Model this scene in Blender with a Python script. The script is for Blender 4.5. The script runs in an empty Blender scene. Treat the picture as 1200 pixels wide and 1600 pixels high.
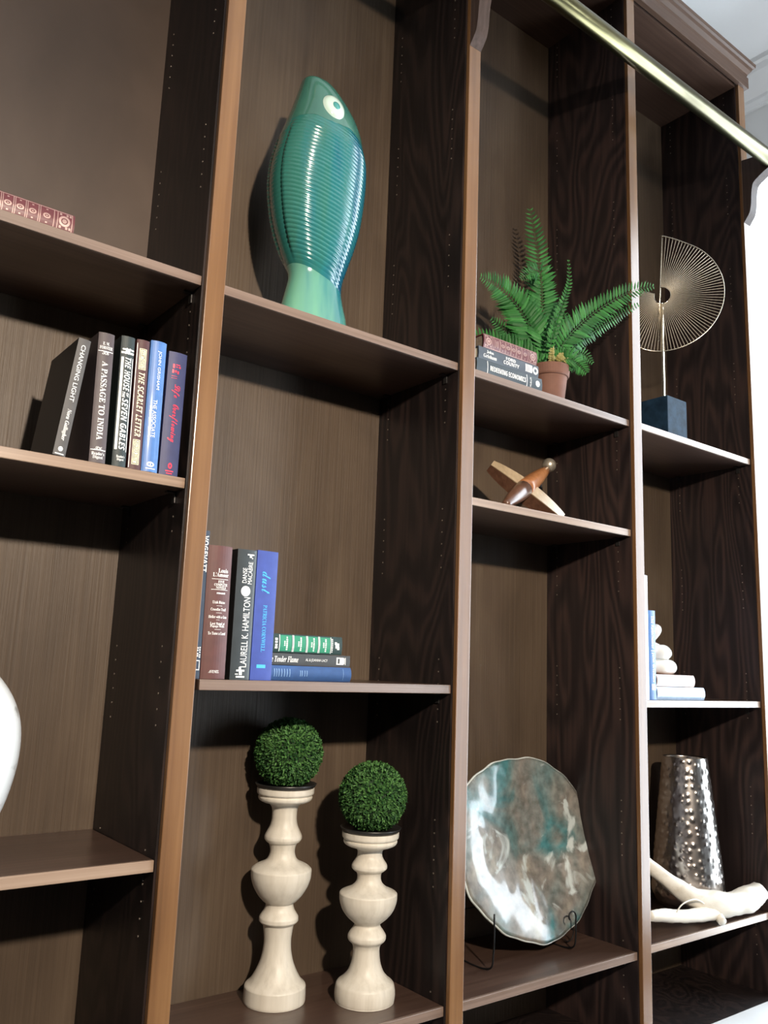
import bpy, bmesh, math, random
from mathutils import Vector, Matrix, noise as mnoise

PI = math.pi
scene = bpy.context.scene
C = scene.collection

# ------------------------------------------------------------------ camera
cam_data = bpy.data.cameras.new('camera')
cam = bpy.data.objects.new('camera', cam_data)
C.objects.link(cam)
right = Vector((0.78866112, -0.61370756, 0.03710346))
up = Vector((-0.13961879, -0.1199963, 0.98290767))
fwd = Vector((0.59876559, 0.7803614, 0.18032152))
mw = Matrix((right, up, -fwd)).transposed().to_4x4()
mw.translation = Vector((-0.0308216, -1.38, 1.4988119))
cam.matrix_world = mw
cam_data.sensor_fit = 'VERTICAL'
cam_data.sensor_height = 36.0
cam_data.lens = 1318.84 / 1600 * 36.0
cam_data.clip_start = 0.02
cam_data.clip_end = 100
scene.camera = cam

# ------------------------------------------------------------------ world, lights, exposure
world = bpy.data.worlds.new('daylight')
scene.world = world
world.use_nodes = True
bg = world.node_tree.nodes['Background']
bg.inputs[0].default_value = (0.80, 0.91, 1.0, 1)
bg.inputs[1].default_value = 11.5

def lamp(name, kind, loc, energy, color, size=None, rot=None, sy=None):
    d = bpy.data.lights.new(name, kind)
    d.energy = energy
    d.color = color
    o = bpy.data.objects.new(name, d)
    o.location = loc
    if rot: o.rotation_euler = rot
    if kind == 'POINT': d.shadow_soft_size = size
    if kind == 'AREA':
        d.shape = 'RECTANGLE'; d.size = size; d.size_y = sy
    C.objects.link(o)
    return o

LP = Vector((0.2, -2.6, 2.61))                                # warm shaded lamp behind the camera, throwing forward and down
ROOM_LAMP = lamp('room_lamp', 'SPOT', LP, 510, (1.0, 0.87, 0.72), rot=(Vector((1.25, 0.3, 1.62)) - LP).to_track_quat('-Z', 'Y').to_euler())
ROOM_LAMP.data.spot_size = math.radians(78); ROOM_LAMP.data.spot_blend = 1.0; ROOM_LAMP.data.shadow_soft_size = 0.06
CEILING_FILL = lamp('ceiling_fill', 'SPOT', (2.5, -1.2, 2.9), 62, (0.93, 0.97, 1.0), rot=(PI, 0, 0))      # added fill without a fixture, brightens the ceiling
CEILING_FILL.data.spot_size = math.radians(165); CEILING_FILL.data.spot_blend = 0.6; CEILING_FILL.data.shadow_soft_size = 0.15
WX, WY0, WY1, WZ0, WZ1 = 3.0, -1.0, 0.285, 0.55, 3.53      # the tall window in the right wall
portal = lamp('window_portal', 'AREA', (WX + 0.06, (WY0 + WY1) / 2, (WZ0 + WZ1) / 2), 1, (1, 1, 1),
              WZ1 - WZ0, (0, PI / 2, 0), WY1 - WY0)
portal.data.cycles.is_portal = True
VY0, VY1, VZ0, VZ1 = -3.4, -1.7, 0.55, 3.0                  # a second window further along the same wall
portal2 = lamp('window_portal_2', 'AREA', (WX + 0.06, (VY0 + VY1) / 2, (VZ0 + VZ1) / 2), 1, (1, 1, 1),
               VZ1 - VZ0, (0, PI / 2, 0), VY1 - VY0)
portal2.data.cycles.is_portal = True

scene.view_settings.view_transform = 'Standard'
scene.view_settings.look = 'None'
scene.view_settings.gamma = 1.0
scene.view_settings.use_curve_mapping = False
scene.view_settings.exposure = 0.0

# ------------------------------------------------------------------ materials
MATS = {}
def new_mat(name):
    m = bpy.data.materials.new(name)
    m.use_nodes = True
    nt = m.node_tree
    b = nt.nodes['Principled BSDF']
    MATS[name] = m
    return m, nt, b

def N(nt, t, **kw):
    n = nt.nodes.new(t)
    for k, v in kw.items():
        setattr(n, k, v)
    return n

def rgba(c): return (c[0], c[1], c[2], 1)

def ramp(nt, stops):
    r = N(nt, 'ShaderNodeValToRGB')
    e = r.color_ramp.elements
    while len(e) < len(stops): e.new(0.5)
    for i, (p, c) in enumerate(stops):
        e[i].position = p; e[i].color = rgba(c)
    return r

def coords(nt, scale, rand=True):
    tc = N(nt, 'ShaderNodeTexCoord')
    mp = N(nt, 'ShaderNodeMapping')
    mp.inputs['Scale'].default_value = scale
    nt.links.new(tc.outputs['Object'], mp.inputs['Vector'])
    if rand:
        oi = N(nt, 'ShaderNodeObjectInfo')
        ml = N(nt, 'ShaderNodeMath', operation='MULTIPLY')
        ml.inputs[1].default_value = 37.0
        nt.links.new(oi.outputs['Random'], ml.inputs[0])
        nt.links.new(ml.outputs[0], mp.inputs['Location'])
    return mp

def plain(name, col, rough=0.5, metal=0.0, var=0.12, scale=30, coat=0.0, bump=0.0, spec=0.5):
    """One colour with a little procedural mottling."""
    m, nt, b = new_mat(name)
    mp = coords(nt, (1, 1, 1))
    nz = N(nt, 'ShaderNodeTexNoise'); nz.inputs['Scale'].default_value = scale
    nz.inputs['Detail'].default_value = 4
    nt.links.new(mp.outputs[0], nz.inputs['Vector'])
    r = ramp(nt, [(0.3, [c * (1 - var) for c in col]), (0.7, [min(1, c * (1 + var)) for c in col])])
    nt.links.new(nz.outputs['Fac'], r.inputs[0])
    nt.links.new(r.outputs[0], b.inputs['Base Color'])
    b.inputs['Roughness'].default_value = rough
    b.inputs['Metallic'].default_value = metal
    b.inputs['Coat Weight'].default_value = coat
    b.inputs['Coat Roughness'].default_value = 0.08
    b.inputs['Specular IOR Level'].default_value = spec
    if bump:
        bp = N(nt, 'ShaderNodeBump'); bp.inputs['Strength'].default_value = bump
        bp.inputs['Distance'].default_value = 0.002
        nt.links.new(nz.outputs['Fac'], bp.inputs['Height'])
        nt.links.new(bp.outputs[0], b.inputs['Normal'])
    return m

def wood(name, dark, mid, light, axis='z', rough=0.35, spec=0.5, fine=90, cath=0.0, coat=0.0, bump=0.15, blotch=0.35, coat_rough=0.2):
    """Stained wood: long fine streaks along one axis, slow blotches, optional cathedral figure."""
    m, nt, b = new_mat(name)
    long_s, cross = 1.6, fine
    sc = {'d': (3.2, 3.2, 2.2), 'z': (cross, cross, long_s), 'x': (long_s, cross, cross), 'y': (cross, long_s, cross)}[axis]
    mp = coords(nt, sc)
    n1 = N(nt, 'ShaderNodeTexNoise'); n1.inputs['Scale'].default_value = 1.0
    n1.inputs['Detail'].default_value = 6; n1.inputs['Roughness'].default_value = 0.65
    nt.links.new(mp.outputs[0], n1.inputs['Vector'])
    s2 = tuple(3.5 if s == long_s * 1.0 and False else v for s, v in zip(sc, {'d': (5, 5, 3), 'z': (7, 7, 2.2), 'x': (2.2, 7, 7), 'y': (7, 2.2, 7)}[axis]))
    mp2 = coords(nt, s2)
    n2 = N(nt, 'ShaderNodeTexNoise'); n2.inputs['Scale'].default_value = 1.0
    n2.inputs['Detail'].default_value = 3; n2.inputs['Distortion'].default_value = 0.6
    nt.links.new(mp2.outputs[0], n2.inputs['Vector'])
    mix = N(nt, 'ShaderNodeMix', data_type='FLOAT')
    mix.inputs[0].default_value = blotch
    nt.links.new(n1.outputs['Fac'], mix.inputs[2]); nt.links.new(n2.outputs['Fac'], mix.inputs[3])
    fac = mix.outputs[0]
    if cath:
        mp3 = coords(nt, {'z': (4.5, 4.5, 0.85), 'x': (0.85, 4.5, 4.5), 'y': (4.5, 0.85, 4.5)}[axis])
        n3 = N(nt, 'ShaderNodeTexNoise'); n3.inputs['Scale'].default_value = 1.0
        n3.inputs['Detail'].default_value = 2; n3.inputs['Distortion'].default_value = 0.3
        nt.links.new(mp3.outputs[0], n3.inputs['Vector'])
        mu = N(nt, 'ShaderNodeMath', operation='MULTIPLY'); mu.inputs[1].default_value = 130
        nt.links.new(n3.outputs['Fac'], mu.inputs[0])
        sn = N(nt, 'ShaderNodeMath', operation='SINE'); nt.links.new(mu.outputs[0], sn.inputs[0])
        ma = N(nt, 'ShaderNodeMath', operation='MULTIPLY_ADD')
        ma.inputs[1].default_value = cath
        nt.links.new(sn.outputs[0], ma.inputs[0]); nt.links.new(fac, ma.inputs[2])
        fac = ma.outputs[0]
    r = ramp(nt, [(0.28, dark), (0.5, mid), (0.74, light)])
    nt.links.new(fac, r.inputs[0])
    nt.links.new(r.outputs[0], b.inputs['Base Color'])
    b.inputs['Roughness'].default_value = rough
    b.inputs['Specular IOR Level'].default_value = spec
    b.inputs['Coat Weight'].default_value = coat
    b.inputs['Coat Roughness'].default_value = coat_rough
    if bump:
        bp = N(nt, 'ShaderNodeBump'); bp.inputs['Strength'].default_value = bump
        bp.inputs['Distance'].default_value = 0.001
        if coat: nt.links.new(bp.outputs[0], b.inputs['Coat Normal'])
        nt.links.new(n1.outputs['Fac'], bp.inputs['Height'])
        nt.links.new(bp.outputs[0], b.inputs['Normal'])
    return m

wood('back_wood', (0.048, 0.032, 0.021), (0.085, 0.058, 0.038), (0.132, 0.095, 0.063), 'z', 0.48, 0.36, fine=150, blotch=0.6, bump=1.2, coat=0.1, coat_rough=0.45)
wood('rotary_veneer', (0.055, 0.036, 0.026), (0.078, 0.052, 0.038), (0.105, 0.073, 0.054), 'd', 0.5, 0.5, fine=9, blotch=0.6, bump=0.1)
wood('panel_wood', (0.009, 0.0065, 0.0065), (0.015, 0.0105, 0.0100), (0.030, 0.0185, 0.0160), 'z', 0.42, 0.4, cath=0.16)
wood('panel_wood_paler', (0.014, 0.0095, 0.0095), (0.025, 0.0165, 0.0155), (0.048, 0.028, 0.024), 'z', 0.42, 0.4, cath=0.16)  # paler, slightly redder copy of panel_wood for the right dividers
wood('face_wood', (0.098, 0.044, 0.016), (0.170, 0.081, 0.031), (0.240, 0.124, 0.050), 'z', 0.30, 0.6, fine=60, coat=0.25)
wood('shelf_wood', (0.040, 0.022, 0.016), (0.070, 0.040, 0.029), (0.115, 0.068, 0.049), 'x', 0.33, 0.5, coat=0.25)
wood('edge_pale', (0.19, 0.125, 0.085), (0.30, 0.205, 0.145), (0.40, 0.29, 0.215), 'x', 0.32, 0.5, fine=140, coat=0.2)
wood('edge_brown', (0.115, 0.075, 0.055), (0.19, 0.13, 0.10), (0.26, 0.185, 0.145), 'x', 0.32, 0.5, fine=140, coat=0.2)
wood('crown_wood', (0.045, 0.024, 0.016), (0.085, 0.048, 0.032), (0.13, 0.078, 0.053), 'x', 0.42, 0.3)
wood('bracket_wood', (0.04, 0.025, 0.02), (0.08, 0.054, 0.045), (0.13, 0.09, 0.076), 'z', 0.5, 0.25)
wood('walnut', (0.06, 0.026, 0.016), (0.12, 0.055, 0.033), (0.2, 0.1, 0.06), 'z', 0.3, 0.5, coat=0.3)
wood('pale_ash', (0.30, 0.22, 0.13), (0.42, 0.31, 0.19), (0.52, 0.40, 0.26), 'z', 0.3, 0.5, coat=0.3)
wood('cherry', (0.24, 0.085, 0.03), (0.40, 0.16, 0.06), (0.52, 0.24, 0.10), 'z', 0.28, 0.5, coat=0.4)
wood('whitewashed', (0.50, 0.45, 0.37), (0.68, 0.625, 0.53), (0.80, 0.75, 0.66), 'z', 0.42, 0.4, fine=55, bump=0.25)
wood('floor_wood', (0.03, 0.024, 0.02), (0.06, 0.048, 0.04), (0.09, 0.07, 0.06), 'x', 0.4, 0.5)
wood('driftwood', (0.62, 0.56, 0.46), (0.80, 0.75, 0.66), (0.88, 0.85, 0.78), 'x', 0.55, 0.3, fine=45, bump=0.4)

plain('wall_paint', (0.62, 0.62, 0.61), 0.7, var=0.02, scale=4)
plain('dark_panelling', (0.06, 0.062, 0.068), 0.6, var=0.1, scale=4)
plain('ceiling_paint', (0.70, 0.71, 0.72), 0.8, var=0.02, scale=3)
plain('trim_paint', (0.68, 0.68, 0.68), 0.5, var=0.02, scale=5)
plain('worktop_lit', (0.78, 0.79, 0.80), 0.35, var=0.04, scale=8)
plain('black_iron', (0.012, 0.012, 0.013), 0.4, 0.4)
plain('tray_metal', (0.055, 0.052, 0.050), 0.4, 0.7)
plain('pin_brass', (0.26, 0.22, 0.18), 0.35, 0.6)
plain('pale_brass', (0.70, 0.63, 0.50), 0.25, 0.9, var=0.05)
plain('fan_wire', (0.62, 0.54, 0.42), 0.35, 0.45, var=0.05)
plain('pages', (0.62, 0.55, 0.42), 0.8, var=0.1, scale=200)
plain('old_pages', (0.20, 0.155, 0.115), 0.8, var=0.2, scale=200)
plain('white_print', (0.86, 0.86, 0.83), 0.5, var=0.03)
plain('cream_print', (0.80, 0.72, 0.48), 0.5, var=0.05)
plain('ink_print', (0.03, 0.02, 0.02), 0.5, var=0.05)
plain('red_print', (0.75, 0.03, 0.07), 0.4, var=0.1)
plain('cyan_print', (0.06, 0.42, 0.85), 0.4, var=0.1)
plain('gilt_print', (0.42, 0.27, 0.24), 0.35, 0.3, var=0.2)
plain('green_print', (0.02, 0.24, 0.13), 0.45, var=0.08)
plain('faded_print', (0.16, 0.28, 0.50), 0.6, var=0.2)
for nm, col, rg, ct in [
        ('cover_charcoal', (0.062, 0.057, 0.0558), 0.55, 0.0), ('board_black', (0.012, 0.011, 0.011), 0.55, 0.0),
        ('cover_plum_grey', (0.063, 0.045, 0.0468), 0.55, 0.0), ('cover_black_green', (0.0112, 0.0208, 0.0216), 0.55, 0.0),
        ('cover_maroon', (0.06, 0.0128, 0.0128), 0.55, 0.0), ('cover_blue', (0.055, 0.16, 0.42), 0.45, 0.1),
        ('cover_indigo', (0.0272, 0.0306, 0.0978), 0.55, 0.0), ('cover_navy', (0.018, 0.03, 0.055), 0.4, 0.2),
        ('cover_brown', (0.0875, 0.0252, 0.021), 0.55, 0.0), ('cover_ink', (0.030, 0.037, 0.040), 0.38, 0.3),
        ('cover_royal', (0.035, 0.065, 0.31), 0.5, 0.05), ('cover_cloth_blue', (0.030, 0.085, 0.24), 0.7, 0.0),
        ('cover_bottle', (0.010, 0.032, 0.028), 0.45, 0.1), ('cover_graphite', (0.040, 0.041, 0.042), 0.4, 0.2),
        ('cover_slate', (0.045, 0.056, 0.075), 0.45, 0.1), ('cover_teal_black', (0.024, 0.036, 0.046), 0.45, 0.1),
        ('cover_oxblood', (0.12, 0.026, 0.030), 0.35, 0.3), ('cover_white', (0.74, 0.78, 0.85), 0.35, 0.3),
        ('cover_sky', (0.33, 0.46, 0.66), 0.35, 0.4), ('cover_tan', (0.40, 0.21, 0.14), 0.35, 0.4)]:
    plain(nm, col, rg, var=0.10, scale=60, coat=ct, bump=0.05)
plain('terracotta', (0.17, 0.077, 0.052), 0.75, var=0.15, scale=25, bump=0.1)
plain('soil', (0.03, 0.02, 0.015), 0.9, var=0.4, scale=90, bump=0.5)
plain('ceramic_white', (0.80, 0.79, 0.75), 0.22, var=0.03, coat=0.6)
plain('navy_stone', (0.012, 0.030, 0.055), 0.62, var=0.35, scale=45, spec=0.12)
plain('frond_stem', (0.030, 0.105, 0.020), 0.5)
plain('dry_frond', (0.30, 0.26, 0.08), 0.6, var=0.25)
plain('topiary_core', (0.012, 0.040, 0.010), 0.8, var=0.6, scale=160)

def leafmat(name, a, b_):
    m, nt, b = new_mat(name)
    g = N(nt, 'ShaderNodeNewGeometry')
    r = ramp(nt, [(0.0, a), (1.0, b_)])
    nt.links.new(g.outputs['Random Per Island'], r.inputs[0])
    nt.links.new(r.outputs[0], b.inputs['Base Color'])
    b.inputs['Roughness'].default_value = 0.55
    b.inputs['Specular IOR Level'].default_value = 0.25
    return m
leafmat('frond_leaf', (0.016, 0.085, 0.020), (0.048, 0.22, 0.048))
leafmat('boxwood_leaf', (0.008, 0.044, 0.010), (0.095, 0.225, 0.058))

# brass tube with tarnish
m, nt, b = new_mat('rail_brass')
mp = coords(nt, (5, 40, 40))
nz = N(nt, 'ShaderNodeTexNoise'); nz.inputs['Scale'].default_value = 1; nz.inputs['Detail'].default_value = 4
nt.links.new(mp.outputs[0], nz.inputs['Vector'])
r = ramp(nt, [(0.3, (0.10, 0.083, 0.04)), (0.7, (0.20, 0.185, 0.095))])
nt.links.new(nz.outputs['Fac'], r.inputs[0]); nt.links.new(r.outputs[0], b.inputs['Base Color'])
b.inputs['Metallic'].default_value = 1.0; b.inputs['Roughness'].default_value = 0.28

# hammered silver
m, nt, b = new_mat('hammered_silver')
mp = coords(nt, (1, 1, 1))
nz = N(nt, 'ShaderNodeTexNoise'); nz.inputs['Scale'].default_value = 14
nt.links.new(mp.outputs[0], nz.inputs['Vector'])
r = ramp(nt, [(0.35, (0.60, 0.53, 0.49)), (0.65, (0.80, 0.76, 0.72))])
nt.links.new(nz.outputs['Fac'], r.inputs[0]); nt.links.new(r.outputs[0], b.inputs['Base Color'])
b.inputs['Metallic'].default_value = 1.0; b.inputs['Roughness'].default_value = 0.24

# antique metal finial
plain('antique_metal', (0.50, 0.44, 0.35), 0.34, 0.7, var=0.15, scale=60)

# fish glaze: green head, blue flank, mint tail with runs
def glaze(name, c0, c1, c2, blend):
    m, nt, b = new_mat(name)
    tc = N(nt, 'ShaderNodeTexCoord')
    sp = N(nt, 'ShaderNodeSeparateXYZ'); nt.links.new(tc.outputs['Object'], sp.inputs[0])
    mp = N(nt, 'ShaderNodeMapping'); mp.inputs['Scale'].default_value = (26, 26, 4)
    nt.links.new(tc.outputs['Object'], mp.inputs['Vector'])
    nz = N(nt, 'ShaderNodeTexNoise'); nz.inputs['Scale'].default_value = 1; nz.inputs['Detail'].default_value = 3
    nt.links.new(mp.outputs[0], nz.inputs['Vector'])
    ma = N(nt, 'ShaderNodeMath', operation='MULTIPLY_ADD')
    ma.inputs[1].default_value = blend[0]
    nt.links.new(sp.outputs['X'], ma.inputs[0]); nt.links.new(nz.outputs['Fac'], ma.inputs[2])
    mb = N(nt, 'ShaderNodeMath', operation='MULTIPLY_ADD')
    mb.inputs[1].default_value = blend[1]
    nt.links.new(sp.outputs['Z'], mb.inputs[0]); nt.links.new(ma.outputs[0], mb.inputs[2])
    r = ramp(nt, [(0.25, c0), (0.55, c1), (0.85, c2)])
    nt.links.new(mb.outputs[0], r.inputs[0]); nt.links.new(r.outputs[0], b.inputs['Base Color'])
    b.inputs['Roughness'].default_value = 0.18
    b.inputs['Coat Weight'].default_value = 1.0; b.inputs['Coat Roughness'].default_value = 0.04
    return m
glaze('glaze_flank', (0.035, 0.17, 0.135), (0.022, 0.17, 0.18), (0.008, 0.085, 0.17), (2.6, -0.15))
glaze('glaze_tail', (0.16, 0.40, 0.26), (0.12, 0.33, 0.26), (0.012, 0.16, 0.21), (0.8, 0.4))
glaze('glaze_head', (0.04, 0.135, 0.10), (0.055, 0.175, 0.13), (0.02, 0.09, 0.10), (1.2, 0.0))
plain('eye_white', (0.62, 0.78, 0.68), 0.15, var=0.04, coat=1.0)
plain('eye_teal', (0.06, 0.30, 0.28), 0.15, var=0.2, coat=1.0)

# art-glass plate: taupe, teal and silvery patches
m, nt, b = new_mat('art_glass')
mp = coords(nt, (1, 1, 1), False)
n1 = N(nt, 'ShaderNodeTexNoise'); n1.inputs['Scale'].default_value = 5.5; n1.inputs['Detail'].default_value = 6
n1.inputs['Distortion'].default_value = 0.8
n2 = N(nt, 'ShaderNodeTexNoise'); n2.inputs['Scale'].default_value = 45; n2.inputs['Detail'].default_value = 5
n3 = N(nt, 'ShaderNodeTexNoise'); n3.inputs['Scale'].default_value = 9; n3.inputs['Detail'].default_value = 8
n3.inputs['Distortion'].default_value = 1.5
for n_ in (n1, n2, n3): nt.links.new(mp.outputs[0], n_.inputs['Vector'])
ra = ramp(nt, [(0.36, (0.06, 0.20, 0.21)), (0.47, (0.20, 0.22, 0.20)), (0.56, (0.24, 0.215, 0.185)), (0.72, (0.36, 0.32, 0.24))])
nt.links.new(n1.outputs['Fac'], ra.inputs[0])
rb = ramp(nt, [(0.3, (0.55, 0.55, 0.55)), (0.7, (1.25, 1.25, 1.25))])
nt.links.new(n2.outputs['Fac'], rb.inputs[0])
mx = N(nt, 'ShaderNodeMix', data_type='RGBA', blend_type='MULTIPLY'); mx.inputs[0].default_value = 1
nt.links.new(ra.outputs[0], mx.inputs[6]); nt.links.new(rb.outputs[0], mx.inputs[7])
rc = ramp(nt, [(0.58, (0, 0, 0)), (0.66, (1, 1, 1))])
nt.links.new(n3.outputs['Fac'], rc.inputs[0])
mx2 = N(nt, 'ShaderNodeMix', data_type='RGBA'); mx2.inputs[7].default_value = (0.55, 0.60, 0.58, 1)
nt.links.new(rc.outputs[0], mx2.inputs[0]); nt.links.new(mx.outputs[2], mx2.inputs[6])
nt.links.new(mx2.outputs[2], b.inputs['Base Color'])
b.inputs['Roughness'].default_value = 0.32; b.inputs['Metallic'].default_value = 0.1
b.inputs['Coat Weight'].default_value = 0.85; b.inputs['Coat Roughness'].default_value = 0.07
bp = N(nt, 'ShaderNodeBump'); bp.inputs['Strength'].default_value = 0.35; bp.inputs['Distance'].default_value = 0.004
nt.links.new(n3.outputs['Fac'], bp.inputs['Height']); nt.links.new(bp.outputs[0], b.inputs['Normal'])
plain('glass_rim', (0.55, 0.58, 0.55), 0.2, var=0.2, coat=0.8)

# window pane: clear with a weak reflection
m = bpy.data.materials.new('window_glass'); m.use_nodes = True; nt = m.node_tree
nt.nodes.clear()
out = N(nt, 'ShaderNodeOutputMaterial'); tr = N(nt, 'ShaderNodeBsdfTransparent'); gl = N(nt, 'ShaderNodeBsdfGlossy')
gl.inputs['Roughness'].default_value = 0.02
lw = N(nt, 'ShaderNodeFresnel'); lw.inputs[0].default_value = 1.25
ms = N(nt, 'ShaderNodeMixShader')
nt.links.new(lw.outputs[0], ms.inputs[0]); nt.links.new(tr.outputs[0], ms.inputs[1]); nt.links.new(gl.outputs[0], ms.inputs[2])
nt.links.new(ms.outputs[0], out.inputs['Surface'])
MATS['window_glass'] = m

# ------------------------------------------------------------------ helpers
def mesh_obj(name, bm, mat, parent=None, smooth=False, loc=None, rot=None, kind=None, label=None):
    me = bpy.data.meshes.new(name)
    bm.normal_update()
    bm.to_mesh(me); bm.free()
    if mat:
        for mt in (mat if isinstance(mat, (list, tuple)) else [mat]):
            me.materials.append(MATS[mt])
    if smooth:
        for p in me.polygons: p.use_smooth = True
    o = bpy.data.objects.new(name, me)
    C.objects.link(o)
    if parent: o.parent = parent
    if loc: o.location = loc
    if rot: o.rotation_euler = rot
    if kind: o['kind'] = kind
    if label: o['label'] = label
    return o

def thing(name, label, cat, loc, group=None, rot=None):
    o = bpy.data.objects.new(name, None)
    o.empty_display_size = 0.05
    C.objects.link(o)
    o.location = loc
    if rot: o.rotation_euler = rot
    o['label'] = label; o['category'] = cat
    if group: o['group'] = group
    return o

def box(bm, a, b, bevel=0.0, mi=0):
    """axis aligned box between corners a and b, optionally bevelled"""
    ctr = [(p + q) / 2 for p, q in zip(a, b)]; sz = [abs(q - p) for p, q in zip(a, b)]
    r = bmesh.ops.create_cube(bm, size=1.0)
    vs = r['verts']
    bmesh.ops.scale(bm, vec=sz, verts=vs)
    bmesh.ops.translate(bm, vec=ctr, verts=vs)
    fs = list({f for v in vs for f in v.link_faces})
    for f in fs: f.material_index = mi
    if bevel:
        es = list({e for v in vs for e in v.link_edges})
        rr = bmesh.ops.bevel(bm, geom=es, offset=bevel, segments=2, affect='EDGES', profile=0.6)
        for f in rr['faces']: f.material_index = mi
    return vs

def bx(name, a, b, mat, parent=None, bevel=0.0, **kw):
    bm = bmesh.new(); box(bm, a, b, bevel)
    return mesh_obj(name, bm, mat, parent, **kw)

def lathe(bm, prof, seg=48, cx=0, cy=0, cap=True, mod=None):
    rings = []
    for (rr, z) in prof:
        ring = []
        for k in range(seg):
            a = 2 * PI * k / seg
            r2 = rr + (mod(a, z, rr) if mod else 0)
            ring.append(bm.verts.new((cx + r2 * math.cos(a), cy + r2 * math.sin(a), z)))
        rings.append(ring)
    for i in range(len(rings) - 1):
        for k in range(seg):
            bm.faces.new((rings[i][k], rings[i][(k + 1) % seg], rings[i + 1][(k + 1) % seg], rings[i + 1][k]))
    if cap:
        bm.faces.new(list(reversed(rings[0])))
        bm.faces.new(rings[-1])
    return rings

def smooth_path(pts, n):
    """Catmull-Rom through points (tuples of any length) with n samples per span"""
    out = []
    P = [Vector(p) for p in pts]
    for i in range(len(P) - 1):
        p0 = P[i - 1] if i else P[i] * 2 - P[i + 1]
        p1, p2 = P[i], P[i + 1]
        p3 = P[i + 2] if i + 2 < len(P) else p2 * 2 - p1
        for k in range(n):
            t = k / n
            out.append(0.5 * ((2 * p1) + (p2 - p0) * t + (2 * p0 - 5 * p1 + 4 * p2 - p3) * t * t + (3 * p1 - p0 - 3 * p2 + p3) * t ** 3))
    out.append(P[-1])
    return out

def tube(bm, pts, rad, seg=8, cap=True, mod=None):
    """tube along points; rad is a number or list"""
    n = len(pts)
    P = [Vector(p) for p in pts]
    rs = rad if isinstance(rad, (list, tuple)) else [rad] * n
    nrm = None; rings = []
    for i in range(n):
        d = (P[min(i + 1, n - 1)] - P[max(i - 1, 0)]).normalized()
        if nrm is None:
            ref = Vector((0, 0, 1)) if abs(d.z) < 0.9 else Vector((1, 0, 0))
            nrm = d.cross(ref).normalized()
        nrm = (nrm - d * nrm.dot(d)).normalized()
        bn = d.cross(nrm)
        ring = []
        for k in range(seg):
            a = 2 * PI * k / seg
            rr = rs[i] * (mod(i / (n - 1), a) if mod else 1)
            ring.append(bm.verts.new(P[i] + nrm * math.cos(a) * rr + bn * math.sin(a) * rr))
        rings.append(ring)
    for i in range(n - 1):
        for k in range(seg):
            bm.faces.new((rings[i][k], rings[i][(k + 1) % seg], rings[i + 1][(k + 1) % seg], rings[i + 1][k]))
    if cap:
        bm.faces.new(list(reversed(rings[0]))); bm.faces.new(rings[-1])
    return rings

# ------------------------------------------------------------------ dimensions of the bookcase (metres)
SX = [(-0.0581, -0.0196), (0.5907, 0.6292), (1.2435, 1.2822), (1.8932, 1.9305), (2.5336, 2.5716)]   # face stiles
DEP, TF, TH = 0.3117, 0.0117, 0.0187           # back panel, shelf front, shelf thickness
TOP = 3.565
BASE = 0.60

# ------------------------------------------------------------------ room
def struct(name, bm, mat, **kw):
    o = mesh_obj(name, bm, mat, **kw); o['kind'] = 'structure'; return o
RX0, RY0, RZ = -3.2, -5.2, 3.95
WB = DEP + 0.020
def sbox(name, a, b, mat, bevel=0):
    bm = bmesh.new(); box(bm, a, b, bevel); return struct(name, bm, mat)
sbox('floor', (RX0 - .1, RY0 - .1, -0.1), (WX + .15, WB + .1, 0), 'floor_wood')
sbox('ceiling', (RX0 - .1, RY0 - .1, RZ), (WX + .15, WB + .1, RZ + 0.1), 'ceiling_paint')
sbox('wall_back', (RX0 - .1, WB, 0), (WX + .15, WB + .1, RZ), 'wall_paint')
sbox('wall_left', (RX0 - .1, RY0, 0), (RX0, WB, RZ), 'dark_panelling')
sbox('wall_front', (RX0 - .1, RY0 - .1, 0), (WX + .15, RY0, RZ), 'dark_panelling')
bm = bmesh.new()
box(bm, (WX, RY0, 0), (WX + .15, VY0, RZ)); box(bm, (WX, VY1, 0), (WX + .15, WY0, RZ)); box(bm, (WX, WY1, 0), (WX + .15, WB, RZ))
for (y0, y1, z0, z1_) in ((WY0, WY1, WZ0, WZ1), (VY0, VY1, VZ0, VZ1)):
    box(bm, (WX, y0, 0), (WX + .15, y1, z0)); box(bm, (WX, y0, z1_), (WX + .15, y1, RZ))
struct('wall_right', bm, 'wall_paint')
# crown moulding on the right wall
bm = bmesh.new()
prof = [(0, 3.79), (-0.014, 3.79), (-0.016, 3.80), (-0.022, 3.815), (-0.022, 3.83), (-0.045, 3.86), (-0.075, 3.90), (-0.082, 3.925), (-0.095, 3.93), (-0.095, 3.95), (0, 3.95)]
va = [bm.verts.new((WX + x, RY0, z)) for x, z in prof]; vb = [bm.verts.new((WX + x, WB, z)) for x, z in prof]
for i in range(len(prof) - 1): bm.faces.new((va[i], va[i + 1], vb[i + 1], vb[i]))
bmesh.ops.recalc_face_normals(bm, faces=bm.faces)
struct('trim_1', bm, 'trim_paint')
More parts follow.
